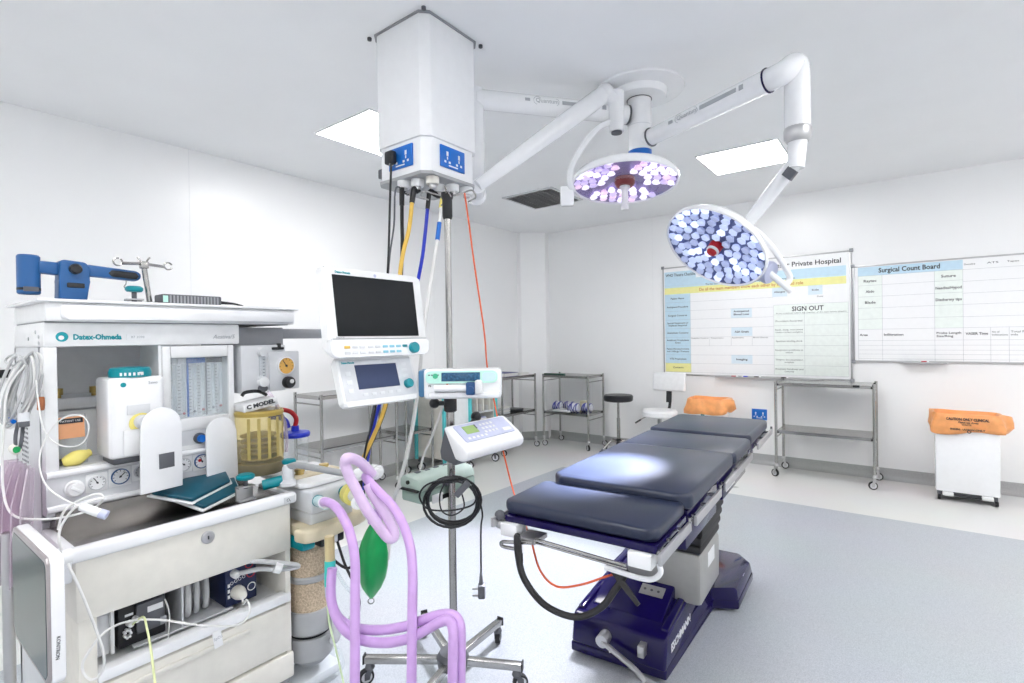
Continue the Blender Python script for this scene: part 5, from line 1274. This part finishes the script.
# canister
cc = Matrix.Translation((-1.925, 1.158, 0))
MB(cc).lathe([(.079, .455), (.079, .60), (.074, .612)], 36).build('upper_canister', LIME, ab)
MB(cc).lathe([(.081, .432), (.086, .438), (.086, .452), (.081, .458)], 36).build('middle_ring', GREYR, ab)
MB(cc).lathe([(.079, .312), (.079, .434)], 36).build('lower_canister', LIME, ab)
MB(cc).lathe([(.080, .225), (.090, .235), (.090, .300), (.084, .318), (.079, .32)], 36).build('canister_base', GREYR, ab)
MB(cc).lathe([(.076, .214), (.076, .227)], 36).build('base_gap', BLACK, ab)
MB(cc).lathe([(.06, .10), (.088, .13), (.092, .19), (.090, .215)], 36).build('lower_housing', GREYR, ab)
MB().tube([(-1.90, 1.195, .30), (-1.83, 1.205, .295), (-1.815, 1.205, .24), (-1.83, 1.205, .185), (-1.89, 1.20, .18)], .018, 12).build('drain_handle', LGREY, ab)
MB(cc).lathe([(.10, .03), (.13, .05), (.12, .09), (.05, .11)], 36).build('foot_cover', CLEAR, ab); MB().box(-2.10, -1.86, 1.05, 1.26, .02, .06, .01).build('foot_plate', LGREY, ab)
MB().box(-2.08, -1.99, 1.10, 1.25, .06, .63, .006).build('column', LGREY, ab)
# ports
for (y, z, m_) in ((1.12, .768, TEAL), (1.235, .776, TEAL)): MB(FX((-1.80, y, z))).lathe([(.022, 0), (.022, .018), (.018, .022)], 20).build('port', m_, ab)
# swivel arm on top
MB().lathe([(.032, .826), (.032, .838), (.021, .850), (.021, .892), (.016, .902)], 24, Matrix.Translation((-1.90, 1.06, 0))).build('arm_socket', LGREY, ab)
MB().tube([(-1.895, 1.06, .895), (-1.86, 1.075, .905), (-1.80, 1.11, .895), (-1.70, 1.16, .880), (-1.62, 1.20, .872)], .0125, 14).build('swivel_arm', mat('arm_grey', (.33, .34, .35), .4), ab)
MB().lathe([(.02, .898), (.026, .901), (.027, .911), (.022, .916), (0, .917)], 22, Matrix.Translation((-1.935, 1.085, 0)), cap=False).build('arm_knob', TEAL, ab)
MB().tube([(-1.915, 1.045, .845), (-1.93, 1.01, .84), (-1.945, .985, .835)], .02, 12).build('teal_elbow', TEAL, ab)
MB().tube([(-1.64, 1.19, .875), (-1.58, 1.20, .895), (-1.52, 1.19, .905)], .024, 14).build('arm_end', WHITE, ab)

# bag with neck and loop
t = thing('breathing_bag', 'green rubber breathing bag hanging below the white connector', 'bag', (-1.52, 1.10, .47))
bm_ = MB(); bmm = bm_.bm
prof = [(.012, .752), (.014, .738), (.020, .728), (.034, .705), (.050, .67), (.060, .63), (.061, .59), (.054, .55), (.038, .515), (.018, .49), (.006, .478)]
rings = []
for r, z in prof:
    ring = []
    for k in range(32):
        a = 2*PI*k/32
        q = r*(1-.16*abs(math.sin(2*a))**1.5) * (1 if z < .735 else 1)
        ring.append(bmm.verts.new((q*math.cos(a)*.85, q*math.sin(a)*1.06, z)))
    rings.append(ring)
for A, B in zip(rings, rings[1:]):
    for k in range(32): bmm.faces.new((A[k], A[(k+1) % 32], B[(k+1) % 32], B[k]))
bmm.faces.new(rings[0]); bmm.faces.new(rings[-1][::-1])
BT = Matrix.Translation((-1.522, 1.098, .008)) @ Matrix.Rotation(.10, 4, 'X')
BT = Matrix.Translation((-1.452, 1.108, .622)) @ Matrix.Rotation(.75, 4, 'Z') @ Matrix.Rotation(.06, 4, 'Y') @ Matrix.Translation((0, 0, -.60))
for v in bmm.verts: v.co = BT @ v.co
bm_.build('bag', GREEN, t, smooth=40)
MB().ring(tuple(BT @ Vector((0, 0, .468))), (1, -.8, 0), .010, .0022, 18, 6).build('loop', STEEL, t)
MB(BT).lathe([(.022, .735), (.024, .745), (.024, .772), (.018, .776)], 20).build('collar', LILAC, t)
cw = thing('valve_connector', 'white and yellow connector joining the bag to the grey block', 'connector', (-1.65, 1.19, .74))
MB().tube([(-1.78, 1.235, .776), (-1.72, 1.225, .777), (-1.64, 1.19, .782), (-1.56, 1.13, .80)], .024, 14).build('body', WHITE, cw)
MB().cyl((-1.755, 1.232, .776), (-1.715, 1.222, .777), .040, n=22).build('yellow_ring', YELP, cw)
MB().cyl(tuple(BT @ Vector((0, 0, .770))), (-1.53, 1.13, .81), .022, n=16).build('bag_neck', CLEAR, cw); MB().tube([(-1.58, 1.15, .80), (-1.52, 1.13, .80), (-1.475, 1.115, .785)], .022, 12).build('elbow', WHITE, cw)

# lilac hoses
R_ = .0142
def ribbed(key, label, r=R_, m=LILAC, head=None, tail=None):
    pts = (head or [])+[tuple(p) for p in PATHS[key]]+(tail or [])
    t = MB().tube(pts, r, 16, 8).build('breathing_hose', m)
    tag(t, label, 'hose', 'lilac breathing hoses')
    return t
hA = ribbed('hoseA', 'lilac breathing hose running straight down from the grey block connector', head=[(-1.60, 1.03, .815), (-1.53, .975, .848)])
MB().tube([(-1.80, 1.12, .768), (-1.73, 1.10, .778), (-1.66, 1.06, .80), (-1.59, 1.02, .82)], .020, 14).build('cuff', mat('pale_blue_cuff', (.55, .74, .76), .35), hA)
MB().cyl((-1.61, 1.035, .812), (-1.53, .975, .848), .018, n=16).build('white_cuff', WHITE, hA)
hB = ribbed('hoseB', 'pale lilac hose folded over the end of the swivel arm', .0165, LILACP)
MB().tube([(-1.52, 1.19, .905), (-1.45, 1.13, .92), (-1.40, 1.075, .938)], .0185, 14).build('cuff', WHITE, hB)
hC = ribbed('hoseC', 'lilac breathing hose arching right and falling beside the green bag', head=[(-1.50, 1.15, .90), (-1.44, 1.09, .925)])
MB().tube([(-1.53, 1.18, .895), (-1.48, 1.13, .905), (-1.43, 1.08, .925)], .018, 14).build('cuff', CLEAR, hC)
hD = ribbed('loop1', 'lilac hose of the low loop, farther strand')
MB().cyl((-1.4215, .9245, .70), (-1.412, .9165, .628), .0165, n=16).build('teal_cuff', mat('teal_cuff', (.05, .52, .48), .3), hD); MB().cyl((-1.4125, .917, .63), (-1.406, .9145, .60), .016, n=16).build('blue_cuff', LILG, hD)
hE = ribbed('loop2', 'lilac hose of the low loop, nearer strand')
MB().cyl((-1.425, .926, .775), (-1.4215, .9245, .70), .015, n=14).build('hose_adapter', mat('clear_amber', (.55, .46, .25), .3), hD)
hose('green_tube', 'green_tube', .0030, mat('pale_green_tube', (.62, .76, .48), .35), 'thin pale green tube hanging beside the low lilac loop', 'tube')
for (p, l) in (([(-1.80, 1.20, .60), (-1.77, 1.215, .50), (-1.74, 1.235, .42), (-1.74, 1.26, .33), (-1.80, 1.27, .25)], 'thin black lead curving behind the absorber canister'), ([(-1.78, 1.17, .53), (-1.72, 1.20, .50), (-1.67, 1.25, .56), (-1.70, 1.29, .62)], 'short black lead crossing behind the lilac hose')):
    tag(MB().tube(p, .0055, 8).build('black_lead', BLACK), l, 'lead')
tag(MB().tube([(-1.79, 1.15, .56), (-1.72, 1.17, .46), (-1.69, 1.20, .40), (-1.70, 1.23, .33), (-1.78, 1.24, .27)], .007, 10).build('clear_drain_tube', CLEAR), 'clear drain tube looping beside the absorber canister', 'tube')

# ------------------------------------------------------------------ patient monitor
mo = thing('patient_monitor', 'white patient monitor with dark blank screen and a row of keys', 'monitor', (-1.52, 1.19, 1.32))
tl_ = math.radians(8)
def mon_frame(c, tilt): return frame(c, (0, 1, 0), (-math.sin(tilt), 0, math.cos(tilt)))
F = mon_frame((-1.505, 1.192, 1.478), tl_)
def rrect(w, h, r, n=5, skew=0.0, bottom=None):
    out = []
    for cx, cy, a0, rr in ((w/2, h/2, 0, r), (-w/2, h/2, PI/2, r), (-w/2, -h/2, PI, bottom or r), (w/2, -h/2, 1.5*PI, bottom or r)):
        sx = 1 if cx > 0 else -1; sy = 1 if cy > 0 else -1
        for k in range(n+1):
            a = a0+PI/2*k/n
            out.append((cx-sx*rr+rr*math.cos(a), cy-sy*rr+rr*math.sin(a)))
    return out
MB(F).prism(rrect(.430, .298, .012, bottom=.03), -.035, .0, bev=.010, seg=3).build('housing', WHITE, mo)
MB(F).box(-.178, .178, -.085, .125, -.002, .0025, .001).build('screen', SCRN, mo)
MB(F).prism(rrect(.432, .062, .008, bottom=.026), -.012, .012, Matrix.Translation((0, -.127, 0)), .006).build('key_strip', WHITE2, mo)
MB(F).box(-.205, .205, -.0975, -.0945, .0, .0127).build('strip_groove', MGREY, mo)
keys = {'grey': MB(F), 'teal': MB(F)}
for r_ in range(2):
    for i, x in enumerate((-.125, -.095, -.060, -.030, .003, .033, .063)):
        keys['teal' if i > 3 else 'grey'].box(x-.011, x+.011, -.124-.019*r_-.0045, -.124-.019*r_+.0045, .011, .0145, .002)
o = keys['grey'].build('key', LGREY, mo); o['kind'] = 'stuff'
o = keys['teal'].build('blue_key', mat('key_blue', (.25, .55, .68), .4), mo); o['kind'] = 'stuff'
MB(F).box(-.166, -.144, -.129, -.119, .011, .0145, .002).build('yellow_key', YELLOW, mo); MB(F).box(-.166, -.144, -.148, -.139, .011, .0145, .002).build('standby_key', LGREY, mo)
MB(F).box(.082, .104, -.128, -.119, .011, .0145, .002).build('teal_key', TEAL, mo)
MB(F).lathe([(.0205, .011), (.0205, .026), (.017, .030), (0, .030)], 26, Matrix.Translation((.133, -.132, 0)), cap=False).build('dial', TEAL, mo)
lt = MB(F).text('Datex-Ohmeda', .011, Matrix.Translation((-.165, .131, .0005)), bold=.0003, squeeze=.06); lt.build('lettering', INKT, mo)
MB(F).lathe([(.006, 0), (.006, .001)], 16, Matrix.Translation((.0, .134, .0))).build('emblem', LILG, mo)
lt = MB(F).text('D-LCC15', .008, Matrix.Translation((-.185, -.092, .0004))); lt.build('model_lettering', INKG, mo)
MB(F).box(-.13, .13, -.12, .11, -.10, -.032, .02).build('rear_housing', LGREY, mo)
MB().tube([(-1.60, 1.20, 1.42), (-1.66, 1.215, 1.42), (-1.72, 1.235, 1.42)], .03, 14).build('mount', LGREY, mo)
md = thing('ventilator_display', 'smaller white display with a slate blue screen hung under the monitor', 'display', (-1.48, 1.16, 1.15))
F2 = mon_frame((-1.490, 1.182, 1.240), math.radians(17))
MB(F2).prism(rrect(.330, .170, .014), -.03, .0, bev=.009, seg=3).build('housing', WHITE, md)
MB(F2).box(-.155, .155, -.066, .075, -.001, .0015, .001).build('panel', mat('panel_grey', (.66, .68, .71), .4), md)
MB(F2).box(-.098, .082, -.030, .056, .001, .003, .001).build('screen', SCRB, md)
MB(F2).lathe([(.017, .0), (.017, .018), (.014, .022), (0, .022)], 24, Matrix.Translation((.118, -.026, 0)), cap=False).build('dial', TEAL, md)
m = MB(F2)
for i in range(5): m.box(-.085+.036*i, -.065+.036*i, -.054, -.044, .001, .003, .001)
for i in range(3): m.box(-.14, -.118, .02-.03*i, .035-.03*i, .001, .003, .001); m.box(.105, .13, .02+.022*i-.02, .032+.022*i-.02, .001, .003, .001)
m.box(-.12, .02, .061, .070, .001, .003, .001); m.box(.04, .09, .061, .070, .001, .003, .001)
o = m.build('key', mat('key_pale', (.72, .74, .77), .4), md); o['kind'] = 'stuff'
lt = MB(F2).text('Datex-Ohmeda', .010, Matrix.Translation((-.148, .062, .0032)), bold=.0003, squeeze=.05); lt.build('lettering', INKT, md)
MB(F2).box(-.12, .13, .083, .105, -.05, -.02, .004).build('hanger', WHITE, md)
MB(F).box(-.02, .10, -.175, -.145, -.06, -.03, .004).build('hanger_plate', WHITE, mo)

# ------------------------------------------------------------------ drip stand
PX, PY = -1.443, 1.487
ds = thing('drip_stand', 'stainless drip stand on a five-legged castor base in the foreground', 'drip stand', (PX, PY, 0))
MB().tube([(PX, PY, .10), (PX, PY, 1.12)], .0155, 16, sm=False).build('outer_pole', STEEL, ds); MB().tube([(PX, PY, 1.10), (PX, PY, 1.95)], .0125, 16, sm=False).build('inner_pole', STEEL, ds)
MB().lathe([(.017, 1.855), (.020, 1.865), (.020, 1.93), (.024, 1.94), (.024, 1.958), (.0, 1.96)], 18, Matrix.Translation((PX, PY, 0)), cap=False).build('top_collar', BLACK, ds)
MB().lathe([(.020, 1.09), (.026, 1.095), (.026, 1.165), (.020, 1.17)], 18, Matrix.Translation((PX, PY, 0))).build('height_clamp', BLACK, ds)
MB().cyl((PX, PY, 1.125), (PX-.04, PY-.03, 1.125), .010, n=12).build('clamp_screw', BLACK, ds); MB().ball((PX-.05, PY-.038, 1.125), .021).build('clamp_knob', BLACK, ds)
for a, ln in ((.55, .10), (2.4, .08), (3.9, .09), (5.4, .085)):
    c, s = math.cos(a), math.sin(a)
    MB().tube([(PX+c*.015, PY+s*.015, 1.945), (PX+c*ln*.6, PY+s*ln*.6, 1.955), (PX+c*ln, PY+s*ln, 1.965), (PX+c*(ln+.012)-s*.012, PY+s*(ln+.012)+c*.012, 1.94), (PX+c*ln*.8-s*.02, PY+s*ln*.8+c*.02, 1.925)], .0032, 8).build('hook', STEEL, ds)
MB().lathe([(.035, .062), (.060, .072), (.064, .11), (.052, .130), (.02, .140)], 24, Matrix.Translation((PX-.012, PY+.005, 0))).build('hub', DGREY, ds)
hubp = Vector((PX-.012, PY+.005, .095))
for ex_, ey_ in ((-1.745, 1.285), (-1.205, 1.618), (-1.475, 1.82), (-1.80, 1.66), (-1.385, 1.235)):
    d_ = Vector((ex_, ey_, .095))-hubp; ln = d_.length
    F = frame(hubp, d_, (-d_.y, d_.x, 0))
    o = MB(F).box(.04, ln, -.014, .014, -.014, .014, .003).build('base_leg', STEEL, ds)
    MB(F).box(ln-.001, ln+.006, -.016, .016, -.016, .020, .003).build('end_cap', BLACK, o)
    a = math.atan2(d_.y, d_.x)
    castor(ds, ex_-.02*math.cos(a), ey_-.02*math.sin(a), a+.5, .030, .085, False)
# syringe pump
sp = thing('syringe_pump', 'white syringe pump with mint panel and blue display high on the drip stand', 'pump', (-1.37, 1.44, 1.14))
F = frame((-1.352, 1.462, 1.208), (.80, .60, 0), (0, 0, 1))
MB(F).box(-.145, .150, -.055, .058, -.055, .035, .014, 3).build('body', WHITE2, sp)
MB(F).box(-.165, -.138, -.048, .056, -.05, .03, .010).build('blue_end', BLUE if False else mat('steel_blue_end', (.06, .18, .33), .4), sp)
F3 = F @ frame((0, .028, .036), (1, 0, 0), (0, 1, -.15))
MB(F3).prism(rrect(.27, .046, .018), -.004, .003, None, .001).build('control_panel', MINT, sp)
MB(F3).box(-.075, .070, -.016, .017, .002, .0055, .001).build('display', LCDB, sp)
MB(F3).prism(rrect(.052, .032, .014), .002, .005, Matrix.Translation((.103, 0, 0))).build('key_pad', PBLUE, sp)
MB(F3).lathe([(.010, .0), (.010, .006)], 16, Matrix.Translation((-.098, .004, 0))).build('start_key', mat('key_green', (.05, .45, .25), .4), sp)
m = MB(F3)
for k in range(4): m.box(-.125+.011*k, -.118+.011*k, .006, .010, .002, .005)
o = m.build('indicator', DGREY, sp); o['kind'] = 'stuff'
MB(F).box(-.125, .145, -.050, -.028, .030, .048, .008).build('syringe_cradle', WHITE2, sp)
MB(F).tube([(-.10, -.012, .05), (.02, -.012, .05)], .013, 14, sm=False).build('syringe_barrel', WHITE2, sp)
MB(F).box(.018, .052, -.038, .010, .034, .066, .006).build('plunger_clamp', mat('clamp_blue', (.02, .08, .22), .4), sp); MB(F).cyl((.035, -.018, .060), (.035, -.018, .074), .014, n=18).build('clamp_knob', mat('clamp_blue', (.02, .08, .22), .4), sp)
MB(F).box(.050, .080, -.036, .018, .036, .062, .010).build('plunger_drive', WHITE, sp)
MB(F).box(-.058, -.050, -.005, .003, .0355, .0365).build('maker_mark', ORANGE, sp)
lt = MB(F).text('Alaris', .010, Matrix.Translation((-.047, -.004, .0358))); lt.build('lettering', INKG, sp)
lt = MB(F).text('P6', .010, Matrix.Translation((-.125, -.008, .0358)), bold=.0004); lt.build('lettering', INK, sp)
MB(F).box(-.06, .0, -.03, .03, -.095, -.05, .006).build('pole_clamp', DGREY, sp)
# wedge shaped infusion controller
wp = thing('infusion_controller', 'wedge shaped white controller with small green screen tilted on drip stand', 'controller', (-1.36, 1.58, .93))
prof = [(-1.395, 1.045), (-1.375, 1.050), (-1.285, .985), (-1.268, .962), (-1.275, .935), (-1.30, .925), (-1.335, .930)]
FW = frame((0, 1.40, 0), (1, 0, 0), (0, 0, 1))
m = MB(); m.prism([(x, z) for x, z in prof], -.355, 0.0, frame((0, 1.393, 0), (1, 0, 0), (0, 0, 1)), .012, seg=3); m.build('case', WHITE, wp)
n_ = Vector((.065, 0, .09)).normalized()
F = frame((-1.330, 1.570, 1.0185), (0, 1, 0), (-.09, 0, .065))
MB(F).prism(rrect(.30, .088, .008), -.002, .003, Matrix.Translation((.0, .003, 0)), .001).build('panel', LILG, wp)
MB(F).box(-.115, -.045, -.006, .034, .002, .0042).build('green_screen', LCDG, wp); MB(F).box(-.048, -.042, .012, .034, .002, .005).build('screen_end_strip', DGREY, wp)  # green screen with a dark grey strip at one end
m = MB(F)
for i in range(4):
    for j in range(3): m.box(-.02+.022*i, -.006+.022*i, .022-.02*j, .033-.02*j, .002, .0045, .001)
for i in range(5): m.box(-.13+.024*i, -.116+.024*i, -.032, -.022, .002, .0045, .001)
m.box(.085, .135, -.03, -.012, .002, .0045, .001)
o = m.build('key', WHITE2, wp); o['kind'] = 'stuff'
m = MB(); m.prism([(-1.40, 1.04), (-1.385, 1.045), (-1.325, .93), (-1.345, .905), (-1.42, .92), (-1.425, .95)], -.12, -.015, frame((0, 1.393, 0), (1, 0, 0), (0, 0, 1)), .004); m.build('mounting_bracket', DGREY, wp)
MB().ball((-1.425, 1.62, 1.055), .022).build('clamp_knob', BLACK, wp); MB().cyl((-1.425, 1.62, 1.05), (-1.42, 1.57, 1.02), .012, n=12).build('clamp_arm', BLACK, wp)
# green grey power box
gb = thing('power_box', 'sage green power box mounted low on the drip stand behind the coiled cable', 'power box', (-1.56, 1.50, .74))
MB().box(-1.585, -1.465, 1.350, 1.655, .748, .800, .010).build('lower_case', SAGED, gb)
m = MB(); m.prism([(-1.59, .80), (-1.462, .80), (-1.475, .830), (-1.49, .842), (-1.57, .850), (-1.59, .835)], -.308, 0, frame((0, 1.348, 0), (1, 0, 0), (0, 0, 1)), .008); m.build('upper_case', SAGE, gb)
MB().box(-1.575, -1.485, 1.341, 1.352, .794, .802).build('end_slot', BLACK, gb); MB().cyl((-1.54, 1.350, .826), (-1.54, 1.342, .826), .008, n=12).build('socket', BLACK, gb)
MB().box(-1.466, -1.4615, 1.40, 1.46, .74, .775, .004).build('inlet', WHITE, gb); MB().box(-1.4655, -1.46, 1.455, 1.485, .748, .765).build('inlet_socket', BLACK, gb)
for k in range(4): MB().box(-1.565, -1.55, 1.40+.05*k, 1.425+.05*k, .847, .851).build('vent_slot', DGREY, gb)
lt = MB().text('TS', .020, frame((-1.4675, 1.42, .808), (0, 1, 0), (-.35, 0, 1)), bold=.0005); lt.build('lettering', INKG, gb)
MB().box(-1.475, -1.44, 1.46, 1.515, .80, .83, .004).build('pole_clamp', DGREY, gb)
# coiled mains lead on the stand
t = thing('mains_lead', 'coiled black mains lead hanging on drip stand with a loose plug', 'lead', (-1.37, 1.45, .40))
vc = Vector((.605, -.796, 0)); vr = Vector((.796, .605, 0)); vz = Vector((0, 0, 1))
def cp(a, b, d=0.0): return Vector((-1.405, 1.460, .765)) + vr*a + vz*b + vc*d
pts = []
for k in range(4*24+1):
    a = 2*PI*k/24; i = k//24
    R = .095+.006*math.sin(2.3*i+.5); pts.append(cp(.006*math.sin(i*1.7)+R*math.sin(a)*1.05, .088*math.cos(a)-.004*i, .03+.006*i+.004*math.sin(a*1.5)))
MB().tube(pts, .0052, 8, sm=False).build('coil', BLACK, t)
pts = [cp(.02, .085, .05), cp(-.04, .08, .05), cp(-.10, .06, .05), cp(-.125, .02, .05), cp(-.10, -.025, .05), cp(-.05, -.035, .055), cp(.02, -.03, .06), cp(.08, -.01, .06), cp(.09, .03, .06), cp(.06, .06, .06)]
MB().tube(pts, .0035, 8).build('thin_loop', BLACK, t)
pts = [cp(-.02, .08, .06), cp(-.045, .03, .06), cp(-.04, -.03, .065), cp(0, -.05, .065), cp(.045, -.02, .065), cp(.035, .04, .065)]
MB().tube(pts, .003, 8).build('inner_loop', BLACK, t)
F = frame(cp(.04, .05, .07), (.55, .42, .72), vc); MB(F).box(-.035, .035, -.009, .009, -.012, .012, .004).build('inline_block', DGREY, t)
MB().tube([cp(.075, .06, .05), cp(.10, .0, .04), cp(.112, -.06, .03)]+[tuple(p) for p in PATHS['lead_drop'][2:]], .0036, 8).build('hanging_lead', BLACK, t)
pb = Vector(PATHS['lead_drop'][-1])
MB().cyl(pb+Vector((0, 0, .015)), pb-Vector((0, 0, .03)), .005, .010, n=10).build('plug_neck', DGREY, t)
F = frame(pb-Vector((0, 0, .052)), vr, vz); MB(F).box(-.012, .016, -.026, .026, -.02, .02, .006).build('plug', DGREY, t)
for z in (-.018, .008): MB(F).box(-.034, -.011, z-.003, z+.003, -.004, .004).build('pin', ALU, t)
# white infusion lines behind the pump
for pts, l in (([(-1.50, 1.52, 1.14), (-1.56, 1.51, 1.00), (-1.62, 1.50, .88), (-1.63, 1.49, .80)], 'pale infusion line hanging left of the drip stand'), ([(-1.47, 1.53, 1.13), (-1.475, 1.53, 1.05), (-1.45, 1.53, .99)], 'short white infusion line behind the drip stand clamp')):
    tag(MB().tube(pts, .005, 8).build('infusion_line', WCABLE), l, 'line', None)

# ------------------------------------------------------------------ tidy up helper properties
for o in bpy.data.objects:
    if '_b' in o: del o['_b']
    if o.name == 'camera': pass
